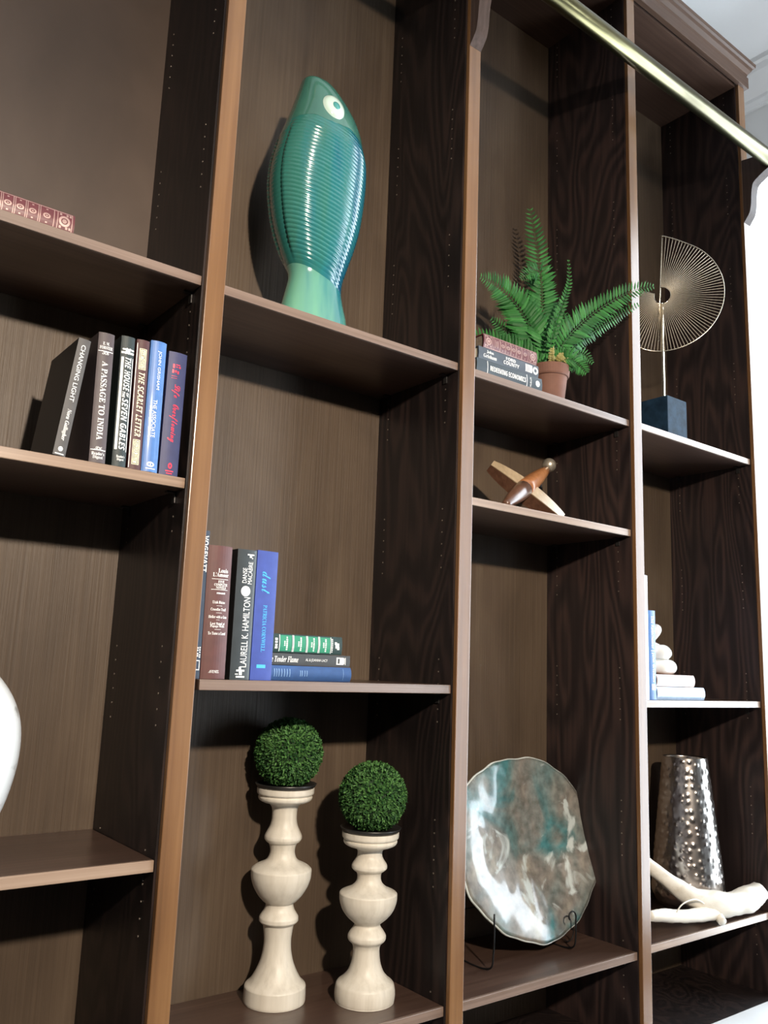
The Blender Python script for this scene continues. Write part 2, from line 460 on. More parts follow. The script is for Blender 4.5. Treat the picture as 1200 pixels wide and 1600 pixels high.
# windows
f = 0.035
for num, (y0, y1, z0, z1_) in enumerate(((WY0, WY1, WZ0, WZ1), (VY0, VY1, VZ0, VZ1))):
    bm = bmesh.new(); box(bm, (-0.05, y0, z0 - 0.03), (0.12, y1, z0 + 0.01), 0.003)
    wroot = struct('window_%d' % (num + 1), bm, 'trim_paint')
    wroot.location = (WX, 0, 0)
    bx('jamb', (0.02, y1 - f, z0 + 0.01), (0.12, y1, z1_), 'trim_paint', wroot, 0.003)
    bx('jamb', (0.02, y0, z0 + 0.01), (0.12, y0 + f, z1_), 'trim_paint', wroot, 0.003)
    bx('head', (0.02, y0 + f, z1_ - f), (0.12, y1 - f, z1_), 'trim_paint', wroot, 0.003)
    bx('pane', (0.055, y0 + f, z0 + 0.01), (0.059, y1 - f, z1_ - f), 'window_glass', wroot)

# ------------------------------------------------------------------ bookcase
O = Vector((1.25, 0.15, BASE))
case = thing('bookcase', 'tall built-in dark wood bookcase with honey-brown face stiles and open shelves', 'bookcase', O)
def L(p): return (p[0] - O.x, p[1] - O.y, p[2] - O.z)
def cbx(name, a, b, mat, bevel=0.0, parent=None, **kw):
    return bx(name, L(a), L(b), mat, parent or case, bevel, **kw)
for i, (a, b_) in enumerate(SX):
    cbx('stile', (a, 0, BASE), (b_, TF, TOP + 0.01), 'face_wood', 0.0015)
    pn = cbx('divider_panel', (a - 0.0035, TF + 0.0004, BASE), (b_ + 0.001 if i < 4 else b_, DEP, TOP), 'panel_wood_paler' if i > 2 else 'panel_wood')
    if i:                                      # shelf-pin holes in the visible side, one joined set per panel
        bm = bmesh.new()
        for y in (0.055, 0.273):
            for g in range(9):
                for k in range(6):
                    z = 0.70 + 0.342 * g + 0.0272 * k
                    rr = bmesh.ops.create_cone(bm, cap_ends=True, segments=8, radius1=0.0018, radius2=0.0018, depth=0.0012)
                    bmesh.ops.rotate(bm, verts=rr['verts'], matrix=Matrix.Rotation(PI / 2, 3, 'Y'))
                    bmesh.ops.translate(bm, verts=rr['verts'], vec=L((a - 0.0038, y, z)))
        mesh_obj('pin_hole_sleeves', bm, 'pin_brass', pn, kind='stuff')
for i in range(4):
    zs = [BASE, 2.19, TOP] if i == 0 else [BASE, TOP]
    for za, zb in zip(zs, zs[1:]):
        cbx('back_panel', (SX[i][1] + 0.001, DEP, za), (SX[i + 1][0] - 0.0035, DEP + 0.012, zb), 'rotary_veneer' if za > 2 else 'back_wood')
    cbx('top_panel', (SX[i][1] + 0.001, TF, TOP), (SX[i + 1][0] - 0.0035, DEP + 0.012, TOP + 0.02), 'shelf_wood')
# crown: fascia and moulding swept round the front and the right end
X1 = SX[4][1]
def sweep_crown(name, prof, mat):
    bm = bmesh.new()
    cols = []
    for (e, z) in prof:
        cols.append([bm.verts.new(L(p)) for p in ((SX[0][0] - 0.3, -e, z), (X1 + e, -e, z), (X1 + e, DEP, z))])
    n = len(prof)
    for i in range(n):
        a, b_ = cols[i], cols[(i + 1) % n]
        for k in (0, 1): bm.faces.new((a[k], a[k + 1], b_[k + 1], b_[k]))
    bm.faces.new([c[0] for c in cols]); bm.faces.new([c[2] for c in reversed(cols)])
    bmesh.ops.recalc_face_normals(bm, faces=bm.faces)
    return mesh_obj(name, bm, mat, case)
sweep_crown('crown_fascia', [(-0.004, 3.57), (0.011, 3.57), (0.012, 3.572), (0.012, 3.612), (0.0, 3.618), (-0.004, 3.618)], 'crown_wood')
sweep_crown('crown_moulding', [(-0.004, 3.618), (0.008, 3.618), (0.011, 3.626), (0.020, 3.638), (0.024, 3.648), (0.031, 3.651), (0.032, 3.664), (-0.004, 3.664)], 'crown_wood')
# shelves: (bay, top z, edge material, left gap)
SH = {}
for key, bay, z, em, gap in [('1a', 0, 2.2064, 'edge_brown', 0), ('1b', 0, 1.8180, 'edge_pale', 0), ('1c', 0, 1.1704, 'edge_pale', 0), ('1d', 0, 0.8212, 'edge_brown', 0),
                             ('2a', 1, 2.2039, 'edge_brown', 0), ('2b', 1, 1.4653, 'edge_brown', 0.0125), ('2c', 1, 0.8212, 'edge_brown', 0),
                             ('3a', 2, 2.2033, 'edge_brown', 0), ('3b', 2, 1.8921, 'edge_pale', 0), ('3c', 2, 0.8201, 'edge_brown', 0),
                             ('4a', 3, 2.2067, 'edge_pale', 0), ('4b', 3, 1.4368, 'edge_pale', 0), ('4c', 3, 0.8268, 'edge_pale', 0)]:
    SH[key] = z
    x0 = SX[bay][1] + 0.0015 + gap; x1 = SX[bay + 1][0] - 0.0050
    s = cbx('shelf', (x0, TF + 0.006, z - TH), (x1, DEP - 0.001, z), 'shelf_wood', 0.0008)
    bx('edge_band', L((x0, TF, z - TH)), L((x1, TF + 0.006, z)), em, s, 0.0012)
    # small metal shelf clips under the right end
    for y in (0.055, 0.273):
        bm = bmesh.new()
        box(bm, L((x1 - 0.016, y - 0.006, z - TH - 0.0035)), L((x1 + 0.001, y + 0.006, z - TH - 0.0001)), 0.0008)
        box(bm, L((x1 - 0.0015, y - 0.006, z - TH - 0.022)), L((x1 + 0.001, y + 0.006, z - TH - 0.0030)), 0.0004)
        mesh_obj('shelf_clip', bm, 'tray_metal', s)
# scroll-cut rail brackets on stiles
BR = [(-0.0002, 3.040), (-0.008, 3.050), (-0.021, 3.069), (-0.027, 3.095), (-0.030, 3.131), (-0.033, 3.155), (-0.040, 3.174), (-0.064, 3.190), (-0.085, 3.2005),
      (-0.1, 3.2045), (-0.083, 3.211), (-0.0745, 3.226), (-0.0745, 3.240), (-0.068, 3.262), (-0.005, 3.273), (-0.0002, 3.273)]
_cv = [tuple(v[:2]) for v in smooth_path([(y, z, 0) for y, z in BR[:10]], 5)]
BR = _cv + BR[10:]
for i in (0, 2, 4):
    a, b_ = SX[i]
    bm = bmesh.new()
    va = [bm.verts.new(L((a + 0.0005, y, z))) for y, z in BR]; vb = [bm.verts.new(L((b_ - 0.0005, y, z))) for y, z in BR]
    n = len(BR)
    for k in range(n): bm.faces.new((va[k], va[(k + 1) % n], vb[(k + 1) % n], vb[k]))
    bm.faces.new(va); bm.faces.new(list(reversed(vb)))
    bmesh.ops.recalc_face_normals(bm, faces=bm.faces)
    mesh_obj('rail_bracket', bm, 'bracket_wood', case)

# brass ladder rail
rail = thing('ladder_rail', 'long tarnished brass ladder rail running across the top of the bookcase', 'rail', (1.25, -0.1, 3.23))
bm = bmesh.new(); tube(bm, [(-1.31, 0, 0), (-0.6, 0, 0), (0.2, 0, 0), (1.295, 0, 0)], 0.0248, 40)
mesh_obj('tube', bm, 'rail_brass', rail, True)
bm = bmesh.new(); tube(bm, [(1.285, 0, 0), (1.30, 0, 0), (1.305, 0, 0), (1.335, 0, 0), (1.35, 0, 0)], [0.0265, 0.028, 0.030, 0.030, 0.018], 32)
mesh_obj('end_cap', bm, 'black_iron', rail, True)

# base cabinet below
bc = thing('base_cabinet', 'low dark wood base cabinet under the bookcase with projecting worktop front coloured pale for window light', 'cabinet', (1.25, 0.06, 0))
def b2(name, a, b, mat, bevel=0.0): return bx(name, (a[0] - 1.25, a[1] - 0.06, a[2]), (b[0] - 1.25, b[1] - 0.06, b[2]), mat, bc, bevel)
b2('worktop', (SX[0][0] - 0.02, -0.24, BASE - 0.03), (2.66, -0.0006, BASE - 0.0002), 'worktop_lit', 0.003)  # front coloured pale for window light, board behind dark for the shade
b2('top_board', (SX[0][0] - 0.02, 0.0, BASE - 0.03), (2.62, DEP + 0.012, BASE - 0.0002), 'panel_wood')
b2('carcass', (SX[0][0], -0.18, 0.0), (2.60, DEP + 0.012, BASE - 0.03), 'panel_wood')
for i in range(4):
    b2('door', (SX[i][0] + 0.03, -0.2, 0.1), (SX[i + 1][0] - 0.0, -0.18, BASE - 0.05), 'face_wood', 0.003)

# ------------------------------------------------------------------ books
def mathfont(s, style):
    if style == 'sans': return s
    U, l = {'serif': (0x1D400, 0x1D41A), 'serif_it': (0x1D468, 0x1D482), 'script': (0x1D4D0, 0x1D4EA),
            'bold': (0x1D5D4, 0x1D5EE), 'bold_it': (0x1D63C, 0x1D656)}[style]
    return ''.join(chr(U + ord(c) - 65) if 'A' <= c <= 'Z' else chr(l + ord(c) - 97) if 'a' <= c <= 'z' else c for c in s)

DG = None
def text_mesh(s, style):
    cu = bpy.data.curves.new('print', 'FONT')
    cu.body = mathfont(s, style); cu.size = 1.0; cu.resolution_u = 3
    o = bpy.data.objects.new('print', cu); C.objects.link(o)
    dg = bpy.context.evaluated_depsgraph_get()
    me = bpy.data.meshes.new_from_object(o.evaluated_get(dg))
    bpy.data.objects.remove(o); bpy.data.curves.remove(cu)
    xs = [v.co.x for v in me.vertices]; ys = [v.co.y for v in me.vertices]
    return me, min(xs), max(xs), min(ys), max(ys)

def spine_y(x, T, bulge):
    q = (x - T / 2) / (T / 2)
    return -bulge * max(0.0, 1 - q * q)

def put_text(root, name, s, style, orient, u, v0, v1, cap, mat, T, H, bulge):
    """orient 'down'/'up': reading along the spine from fraction v0 to v1 measured from the top, cap = letter height as a
    fraction of the thickness, u = centre across. orient 'flat': centred at u, at fraction v0 from top, v1 = width fraction, cap = height in metres"""
    me, x0, x1, y0, y1 = text_mesh(s, style)
    o = bpy.data.objects.new(name, me); C.objects.link(o); o.parent = root
    me.materials.append(MATS[mat])
    for v in me.vertices:
        a = (v.co.x - x0) / (x1 - x0); b_ = (v.co.y - y0) / (y1 - y0)
        if orient == 'down':
            X = T * u + (b_ - 0.5) * cap * T; Z = H * (1 - (v0 + a * (v1 - v0)))
        elif orient == 'up':
            X = T * u - (b_ - 0.5) * cap * T; Z = H * (1 - (v1 + a * (v0 - v1)))
        else:
            X = T * u + (a - 0.5) * v1 * T; Z = H * (1 - v0) + (b_ - 0.5) * cap
        v.co = (X, spine_y(X, T, bulge) - 0.0005, Z)
    return o

def put_rects(root, name, rects, mat, T, H, bulge):
    """flat printed bars: (u0,u1,v0,v1) fractions from left and from top"""
    bm = bmesh.new()
    for (u0, u1, v0, v1) in rects:
        n = 4
        for k in range(n):
            xa = T * (u0 + (u1 - u0) * k / n); xb = T * (u0 + (u1 - u0) * (k + 1) / n)
            ya = spine_y(xa, T, bulge) - 0.0004; yb = spine_y(xb, T, bulge) - 0.0004
            bm.faces.new([bm.verts.new(p) for p in ((xa, ya, H * (1 - v1)), (xb, yb, H * (1 - v1)), (xb, yb, H * (1 - v0)), (xa, ya, H * (1 - v0)))])
    return mesh_obj(name, bm, mat, root, kind='stuff' if len(rects) > 1 else None)

def put_disc(root, name, u, v, r, mat, T, H, bulge, sx=1.0, hole=0.0):
    bm = bmesh.new(); n = 20
    ring = []; inner = []
    for k in range(n):
        a = 2 * PI * k / n
        X = T * u + r * sx * math.cos(a); Z = H * (1 - v) + r * math.sin(a)
        ring.append(bm.verts.new((X, spine_y(X, T, bulge) - 0.0005, Z)))
        if hole:
            X = T * u + r * sx * hole * math.cos(a); Z = H * (1 - v) + r * hole * math.sin(a)
            inner.append(bm.verts.new((X, spine_y(X, T, bulge) - 0.0005, Z)))
    if hole:
        for k in range(n): bm.faces.new((ring[k], ring[(k + 1) % n], inner[(k + 1) % n], inner[k]))
    else: bm.faces.new(ring)
    return mesh_obj(name, bm, mat, root)

def book(label, loc, T, H, W, cover, board=None, bulge=0.002, tilt=0.0, flat=False, pages='pages', group=None, prints=()):
    """spine faces -y; thickness T along x, height H along z, width W along +y. flat=True lays it on its back cover, head to the left"""
    rot = (0, tilt, 0)
    if flat: rot = (0, -PI / 2, 0)
    root = thing('book', label, 'book', loc, group, rot)
    bt = 0.0024
    bm = bmesh.new()
    # spine strip (convex), 9 columns
    n = 9; sq = 0.0
    outer = []; inner = []
    for k in range(n + 1):
        x = T * k / n; y = spine_y(x, T, bulge)
        outer.append((x, y)); inner.append((min(max(x, bt), T - bt), y + bt))
    for z0, z1 in ((0, H),):
        vo0 = [bm.verts.new((x, y, z0)) for x, y in outer]; vo1 = [bm.verts.new((x, y, z1)) for x, y in outer]
        vi0 = [bm.verts.new((x, y, z0)) for x, y in inner]; vi1 = [bm.verts.new((x, y, z1)) for x, y in inner]
        for k in range(n):
            bm.faces.new((vo0[k], vo0[k + 1], vo1[k + 1], vo1[k]))
            bm.faces.new((vi0[k + 1], vi0[k], vi1[k], vi1[k + 1]))
            bm.faces.new((vo1[k], vo1[k + 1], vi1[k + 1], vi1[k]))
            bm.faces.new((vo0[k + 1], vo0[k], vi0[k], vi0[k + 1]))
    bmesh.ops.recalc_face_normals(bm, faces=bm.faces)
    mesh_obj('spine', bm, cover, root)
    bx('board', (0, 0.0006, 0), (bt, W, H), board or cover, root, 0.0006)
    bx('board', (T - bt, 0.0006, 0), (T, W, H), board or cover, root, 0.0006)
    bx('page_block', (bt + 0.0002, bt + 0.0005, 0.003), (T - bt - 0.0002, W - 0.005, H - 0.003), pages, root, 0.0004)
    for p in prints:
        kind = p[0]
        if kind == 'text': put_text(root, p[1], *p[2:], T, H, bulge)
        elif kind == 'rects': put_rects(root, p[1], p[2], p[3], T, H, bulge)
        elif kind == 'disc': put_disc(root, p[1], p[2], p[3], p[4], p[5], T, H, bulge, *(p[6:] if len(p) > 6 else ()))
    return root
def tx(name, s, style, orient, u, v0, v1, cap, mat): return ('text', name, s, style, orient, u, v0, v1, cap, mat)

G1 = 'upright hardbacks on the left bay shelf'
z1 = SH['1b'] + 0.0004
book('charcoal hardback leaning right, black front board showing, first of the row', (0.3540, 0.016, z1 + 0.0023), 0.0205, 0.2085, 0.152, 'cover_charcoal', 'board_black', 0.001, math.radians(6.2), group=G1, prints=[
    tx('title', 'CHANGING LIGHT', 'sans', 'down', 0.5, 0.055, 0.545, 0.36, 'white_print'),
    tx('author', 'Nora Gallagher', 'serif_it', 'down', 0.5, 0.61, 0.875, 0.42, 'white_print'),
    ('disc', 'emblem', 0.5, 0.945, 0.0042, 'white_print', 0.9), ('rects', 'line', [(0.15, 0.85, 0.982, 0.99)], 'white_print')])
book('plum-grey hardback with white serif title between two ruled flourishes', (0.4135, 0.0165, z1), 0.0275, 0.2290, 0.150, 'cover_plum_grey', None, 0.003, math.radians(-1.2), group=G1, prints=[
    tx('author', 'E. M.', 'serif', 'flat', 0.48, 0.085, 0.40, 0.0052, 'white_print'), tx('author', 'FORSTER', 'serif', 'flat', 0.5, 0.117, 0.80, 0.0056, 'white_print'),
    ('rects', 'line', [(0.04, 0.96, 0.143, 0.148), (0.04, 0.96, 0.902, 0.908)], 'white_print'),
    tx('flourish', 'SK', 'script', 'flat', 0.5, 0.158, 0.46, 0.0065, 'white_print'), tx('flourish', 'SK', 'script', 'flat', 0.5, 0.893, 0.46, 0.006, 'white_print'),
    tx('title', 'A PASSAGE TO INDIA', 'serif', 'down', 0.5, 0.225, 0.83, 0.37, 'white_print'),
    tx('imprint', 'Reader\'s', 'serif', 'flat', 0.5, 0.932, 0.78, 0.0056, 'white_print'), tx('imprint', 'Digest', 'serif', 'flat', 0.5, 0.962, 0.62, 0.0066, 'white_print')])
book('black-green hardback with a wide white stripe beside its bold white title', (0.4525, 0.0165, z1), 0.0240, 0.2335, 0.150, 'cover_black_green', None, 0.003, math.radians(-1.0), group=G1, prints=[
    ('rects', 'double_line', [(0.12, 0.98, 0.098, 0.110), (0.05, 0.98, 0.122, 0.138)], 'white_print'),
    tx('flourish', 'H', 'bold_it', 'flat', 0.5, 0.117, 0.42, 0.011, 'white_print'),
    ('rects', 'stripe', [(0.08, 0.25, 0.165, 0.875), (0.91, 0.96, 0.165, 0.885)], 'white_print'),
    tx('title', 'THE HOUSE', 'bold_it', 'down', 0.58, 0.165, 0.425, 0.46, 'white_print'), tx('title', 'OF', 'bold_it', 'down', 0.72, 0.437, 0.47, 0.2, 'white_print'),
    tx('title', 'THE', 'bold_it', 'down', 0.42, 0.432, 0.478, 0.2, 'white_print'), tx('title', 'SEVEN GABLES', 'bold_it', 'down', 0.58, 0.485, 0.875, 0.46, 'white_print'),
    tx('imprint', 'Reader\'s', 'serif', 'flat', 0.55, 0.925, 0.6, 0.0045, 'white_print'), tx('imprint', 'Digest', 'serif', 'flat', 0.55, 0.95, 0.5, 0.005, 'white_print')])
book('maroon hardback with cream title and two cream boxed words', (0.4805, 0.0165, z1), 0.0232, 0.2345, 0.150, 'cover_maroon', None, 0.003, math.radians(-1.0), group=G1, prints=[
    ('rects', 'edge_line', [(0.02, 0.07, 0.03, 0.99)], 'white_print'),
    ('rects', 'box', [(0.22, 0.27, 0.07, 0.235), (0.73, 0.78, 0.07, 0.235), (0.22, 0.27, 0.775, 0.965), (0.73, 0.78, 0.775, 0.965), (0.22, 0.78, 0.07, 0.075), (0.22, 0.78, 0.23, 0.235), (0.22, 0.78, 0.775, 0.78), (0.22, 0.78, 0.96, 0.965)], 'cream_print'),
    ('rects', 'box_fill', [(0.31, 0.69, 0.08, 0.225), (0.31, 0.69, 0.785, 0.955)], 'cream_print'),
    tx('author', 'HAWTHORNE', 'bold_it', 'down', 0.5, 0.084, 0.222, 0.30, 'ink_print'),
    tx('title', 'THE SCARLET LETTER', 'bold_it', 'down', 0.52, 0.258, 0.752, 0.48, 'cream_print'),
    tx('imprint', 'READER\'S DIGEST', 'bold_it', 'down', 0.5, 0.789, 0.951, 0.30, 'ink_print')])
book('bright blue hardback with thin white capitals and an oval mark', (0.5045, 0.0165, z1), 0.0292, 0.2395, 0.155, 'cover_blue', None, 0.004, math.radians(-0.6), group=G1, prints=[
    tx('author', 'JOHN GRISHAM', 'sans', 'down', 0.56, 0.075, 0.375, 0.25, 'white_print'), tx('title', 'THE ASSOCIATE', 'sans', 'down', 0.5, 0.455, 0.742, 0.25, 'white_print'),
    ('disc', 'emblem', 0.5, 0.945, 0.0046, 'white_print', 1.5, 0.55), ('rects', 'emblem_bar', [(0.46, 0.54, 0.93, 0.96), (0.22, 0.82, 0.973, 0.980)], 'white_print')])
book('dark indigo hardback with red script title at the row right end', (0.5372, 0.0165, z1), 0.0350, 0.2285, 0.155, 'cover_indigo', None, 0.003, 0.0, group=G1, prints=[
    ('rects', 'worn_author', [(0.24, 0.34, 0.10, 0.135), (0.40, 0.62, 0.10, 0.108), (0.40, 0.50, 0.118, 0.126), (0.56, 0.66, 0.115, 0.130), (0.22, 0.32, 0.145, 0.175), (0.36, 0.46, 0.15, 0.168), (0.50, 0.58, 0.155, 0.178)], 'red_print'),
    ('rects', 'line', [(0.2, 0.5, 0.198, 0.2005), (0.2, 0.5, 0.215, 0.2175)], 'red_print'),
    tx('title', 'Life', 'script', 'down', 0.5, 0.265, 0.375, 0.46, 'red_print'), tx('title', 'Overflowing', 'script', 'down', 0.5, 0.43, 0.735, 0.5, 'red_print'),
    ('disc', 'emblem', 0.52, 0.925, 0.0055, 'red_print', 0.7, 0.4), ('rects', 'emblem_bar', [(0.3, 0.72, 0.962, 0.972), (0.35, 0.66, 0.982, 0.990)], 'red_print')])

G2 = 'upright hardbacks on the second bay shelf'
z2 = SH['2b'] + 0.0004
book('tall dark navy book half hidden behind the stile, white letters clipped', (0.6306, 0.031, z2), 0.0205, 0.2665, 0.170, 'cover_navy', None, 0.0005, 0.0, group=G2, prints=[
    tx('title', 'VOGEVATT', 'bold', 'down', 0.66, 0.035, 0.285, 0.5, 'white_print'), ('rects', 'worn_imprint', [(0.80, 0.92, a, a + 0.010) for a in (0.79, 0.805, 0.82, 0.838, 0.852)] + [(0.60, 0.72, a, a + 0.010) for a in (0.792, 0.808, 0.83, 0.845)], 'white_print'),
    ('rects', 'frame', [(0.5, 0.92, 0.878, 0.884), (0.5, 0.92, 0.938, 0.944), (0.86, 0.92, 0.878, 0.944)], 'white_print')])
book('thick reddish-brown hardback with centred lines of white print', (0.6520, 0.030, z2), 0.0485, 0.2410, 0.165, 'cover_brown', None, 0.006, math.radians(-0.5), group=G2, prints=[
    tx('author', 'Louis', 'serif', 'flat', 0.62, 0.19, 0.42, 0.0075, 'white_print'), tx('author', "L'Amour", 'serif', 'flat', 0.54, 0.222, 0.66, 0.0075, 'white_print'),
    ('rects', 'line', [(0.18, 0.86, 0.254, 0.257), (0.18, 0.86, 0.334, 0.337), (0.42, 0.66, 0.456, 0.458), (0.42, 0.66, 0.509, 0.511), (0.44, 0.58, 0.562, 0.564), (0.40, 0.66, 0.633, 0.635)], 'white_print'),
    tx('title', 'FIVE', 'serif', 'flat', 0.56, 0.275, 0.26, 0.0046, 'white_print'), tx('title', 'COMPLETE', 'serif', 'flat', 0.56, 0.298, 0.56, 0.0048, 'white_print'),
    tx('title', 'NOVELS', 'serif', 'flat', 0.56, 0.320, 0.42, 0.0046, 'white_print'), ('rects', 'worn_subtitle', [(0.400, 0.437, 0.356, 0.368), (0.460, 0.505, 0.356, 0.368), (0.520, 0.560, 0.357, 0.368), (0.580, 0.626, 0.357, 0.368), (0.640, 0.684, 0.357, 0.368), (0.700, 0.749, 0.356, 0.368)], 'white_print'),
    tx('contents', 'Utah Blaine', 'serif', 'flat', 0.52, 0.430, 0.52, 0.0052, 'white_print'), tx('contents', 'Crossfire Trail', 'serif', 'flat', 0.52, 0.484, 0.62, 0.0052, 'white_print'),
    tx('contents', 'Heller with a Gun', 'serif', 'flat', 0.52, 0.540, 0.74, 0.0050, 'white_print'), tx('contents', 'Last Stand at', 'serif', 'flat', 0.52, 0.590, 0.60, 0.0050, 'white_print'),
    tx('contents', 'Papago Wells', 'serif', 'flat', 0.52, 0.612, 0.58, 0.0052, 'white_print'), tx('contents', 'To Tame a Land', 'serif', 'flat', 0.52, 0.663, 0.72, 0.0052, 'white_print'),
    tx('imprint', 'AVENEL', 'serif_it', 'flat', 0.48, 0.945, 0.42, 0.0050, 'white_print')])
book('black hardback with tall white lettering reading upward and a white disc', (0.7105, 0.030, z2), 0.0400, 0.2410, 0.165, 'cover_ink', 'board_black', 0.001, 0.0, group=G2, prints=[
    tx('author', 'LAURELL K. HAMILTON', 'sans', 'up', 0.63, 0.372, 0.905, 0.34, 'white_print'), ('disc', 'emblem', 0.52, 0.325, 0.0098, 'white_print'),
    tx('title', 'DANSE', 'sans', 'up', 0.42, 0.145, 0.262, 0.23, 'white_print'), tx('title', 'MACABRE', 'sans', 'up', 0.70, 0.095, 0.268, 0.23, 'white_print'),
    ('rects', 'mark', [(0.50, 0.86, 0.034, 0.044), (0.62, 0.74, 0.034, 0.062), (0.74, 0.80, 0.062, 0.070), (0.42, 0.54, 0.905, 0.925), (0.30, 0.72, 0.925, 0.938), (0.45, 0.60, 0.938, 0.965), (0.25, 0.40, 0.955, 0.962), (0.3, 0.74, 0.972, 0.984)], 'white_print')])
book('royal blue hardback with pale cyan script title, at the row right end', (0.7525, 0.030, z2), 0.0450, 0.2430, 0.165, 'cover_royal', None, 0.001, 0.0, group=G2, prints=[
    tx('title', 'dust', 'script', 'down', 0.47, 0.165, 0.335, 0.40, 'cyan_print'), tx('author', 'PATRICIA CORNWELL', 'serif', 'down', 0.5, 0.425, 0.785, 0.19, 'cyan_print'),
    ('rects', 'mark', [(0.26, 0.68, 0.882, 0.908)], 'cyan_print')])
G3 = 'flat stacked books on the second bay shelf'
# flat books: origin at the right lower front corner; the head points left
def flatbook(label, xr, y, z, T, H, W, cover, **kw):
    return book(label, (xr, y, z), T, H, W, cover, flat=True, **kw)
flatbook('blue cloth book with faded spine print, bottom of the flat stack', 1.006, 0.066, z2, 0.0285, 0.2045, 0.150, 'cover_cloth_blue', bulge=0.005, group=G3, prints=[
    ('rects', 'worn_title', [(0.25, 0.78, a, a + 0.010) for a in (0.10, 0.125, 0.15, 0.18, 0.21, 0.24, 0.27)], 'faded_print'), ('rects', 'worn_author', [(0.3, 0.7, a, a + 0.009) for a in (0.39, 0.41, 0.44, 0.465)], 'faded_print'),
    ('rects', 'line', [(0.1, 0.9, 0.9, 0.905)], 'faded_print')])
flatbook('dark grey book with white italic title, middle of the flat stack', 1.004, 0.066, z2 + 0.0297, 0.0225, 0.2020, 0.150, 'cover_graphite', bulge=0.001, group=G3, prints=[
    tx('title', 'The Tender Flame', 'serif_it', 'down', 0.5, 0.02, 0.375, 0.52, 'white_print'), tx('author', 'AL & JOANNA LACY', 'sans', 'down', 0.47, 0.46, 0.72, 0.30, 'white_print'),
    ('rects', 'mark', [(0.18, 0.82, 0.83, 0.845), (0.18, 0.28, 0.845, 0.92), (0.72, 0.82, 0.845, 0.92), (0.26, 0.78, 0.87, 0.93), (0.18, 0.82, 0.937, 0.944)], 'white_print')])
flatbook('bottle-green book with four bright green title panels, top of the flat stack', 0.982, 0.067, z2 + 0.0533, 0.0365, 0.1800, 0.140, 'cover_bottle', bulge=0.003, group=G3, prints=[
    ('rects', 'panel', [(0.08, 0.93, 0.175, 0.325), (0.08, 0.93, 0.355, 0.505), (0.08, 0.93, 0.535, 0.665), (0.08, 0.93, 0.695, 0.835)], 'green_print'),
    ('rects', 'line', [(0.06, 0.95, a, a + 0.008) for a in (0.165, 0.332, 0.346, 0.512, 0.526, 0.672, 0.686, 0.84)], 'white_print'),
    ('rects', 'worn_print', [(0.080, 0.171, 0.048, 0.082), (0.220, 0.314, 0.047, 0.083), (0.360, 0.465, 0.048, 0.085), (0.500, 0.588, 0.048, 0.083), (0.640, 0.748, 0.045, 0.083), (0.780, 0.887, 0.046, 0.081), (0.200, 0.322, 0.113, 0.145), (0.350, 0.446, 0.113, 0.142), (0.500, 0.613, 0.111, 0.143), (0.650, 0.761, 0.112, 0.144)], 'white_print'),
    ('rects', 'worn_title', [(0.360, 0.434, 0.226, 0.242), (0.460, 0.541, 0.226, 0.241), (0.560, 0.623, 0.226, 0.241), (0.140, 0.215, 0.254, 0.273), (0.246, 0.330, 0.253, 0.272), (0.351, 0.436, 0.253, 0.272), (0.457, 0.536, 0.253, 0.272), (0.563, 0.643, 0.254, 0.272), (0.669, 0.737, 0.253, 0.273), (0.774, 0.851, 0.255, 0.272)], 'white_print'),
    ('rects', 'worn_title', [(0.360, 0.438, 0.406, 0.422), (0.460, 0.527, 0.405, 0.422), (0.560, 0.631, 0.406, 0.422), (0.140, 0.218, 0.434, 0.452), (0.246, 0.316, 0.435, 0.451), (0.351, 0.431, 0.433, 0.452), (0.457, 0.530, 0.433, 0.451), (0.563, 0.649, 0.433, 0.451), (0.669, 0.747, 0.434, 0.452), (0.774, 0.854, 0.434, 0.452)], 'white_print'),
    ('rects', 'worn_title', [(0.360, 0.428, 0.575, 0.592), (0.460, 0.523, 0.576, 0.592), (0.560, 0.623, 0.576, 0.593), (0.140, 0.215, 0.604, 0.621), (0.246, 0.321, 0.604, 0.622), (0.351, 0.421, 0.604, 0.622), (0.457, 0.539, 0.603, 0.622), (0.563, 0.630, 0.605, 0.622), (0.669, 0.735, 0.605, 0.621), (0.774, 0.854, 0.604, 0.623)], 'white_print'),
    ('rects', 'worn_title', [(0.360, 0.427, 0.737, 0.753), (0.460, 0.536, 0.735, 0.753), (0.560, 0.642, 0.735, 0.752), (0.140, 0.216, 0.764, 0.782), (0.246, 0.314, 0.763, 0.782), (0.351, 0.423, 0.765, 0.782), (0.457, 0.535, 0.764, 0.782), (0.563, 0.631, 0.764, 0.783), (0.669, 0.753, 0.763, 0.781), (0.774, 0.841, 0.764, 0.782)], 'white_print'),
    ('rects', 'worn_imprint', [(0.120, 0.184, 0.856, 0.869), (0.217, 0.287, 0.855, 0.869), (0.315, 0.391, 0.856, 0.869), (0.412, 0.478, 0.855, 0.869), (0.510, 0.582, 0.855, 0.869), (0.608, 0.672, 0.855, 0.870), (0.705, 0.785, 0.856, 0.869), (0.802, 0.875, 0.855, 0.870)], 'white_print'),
    ('rects', 'mark', [(0.36, 0.64, 0.905, 0.955), (0.28, 0.44, 0.93, 0.96), (0.56, 0.70, 0.895, 0.925)], 'white_print')])

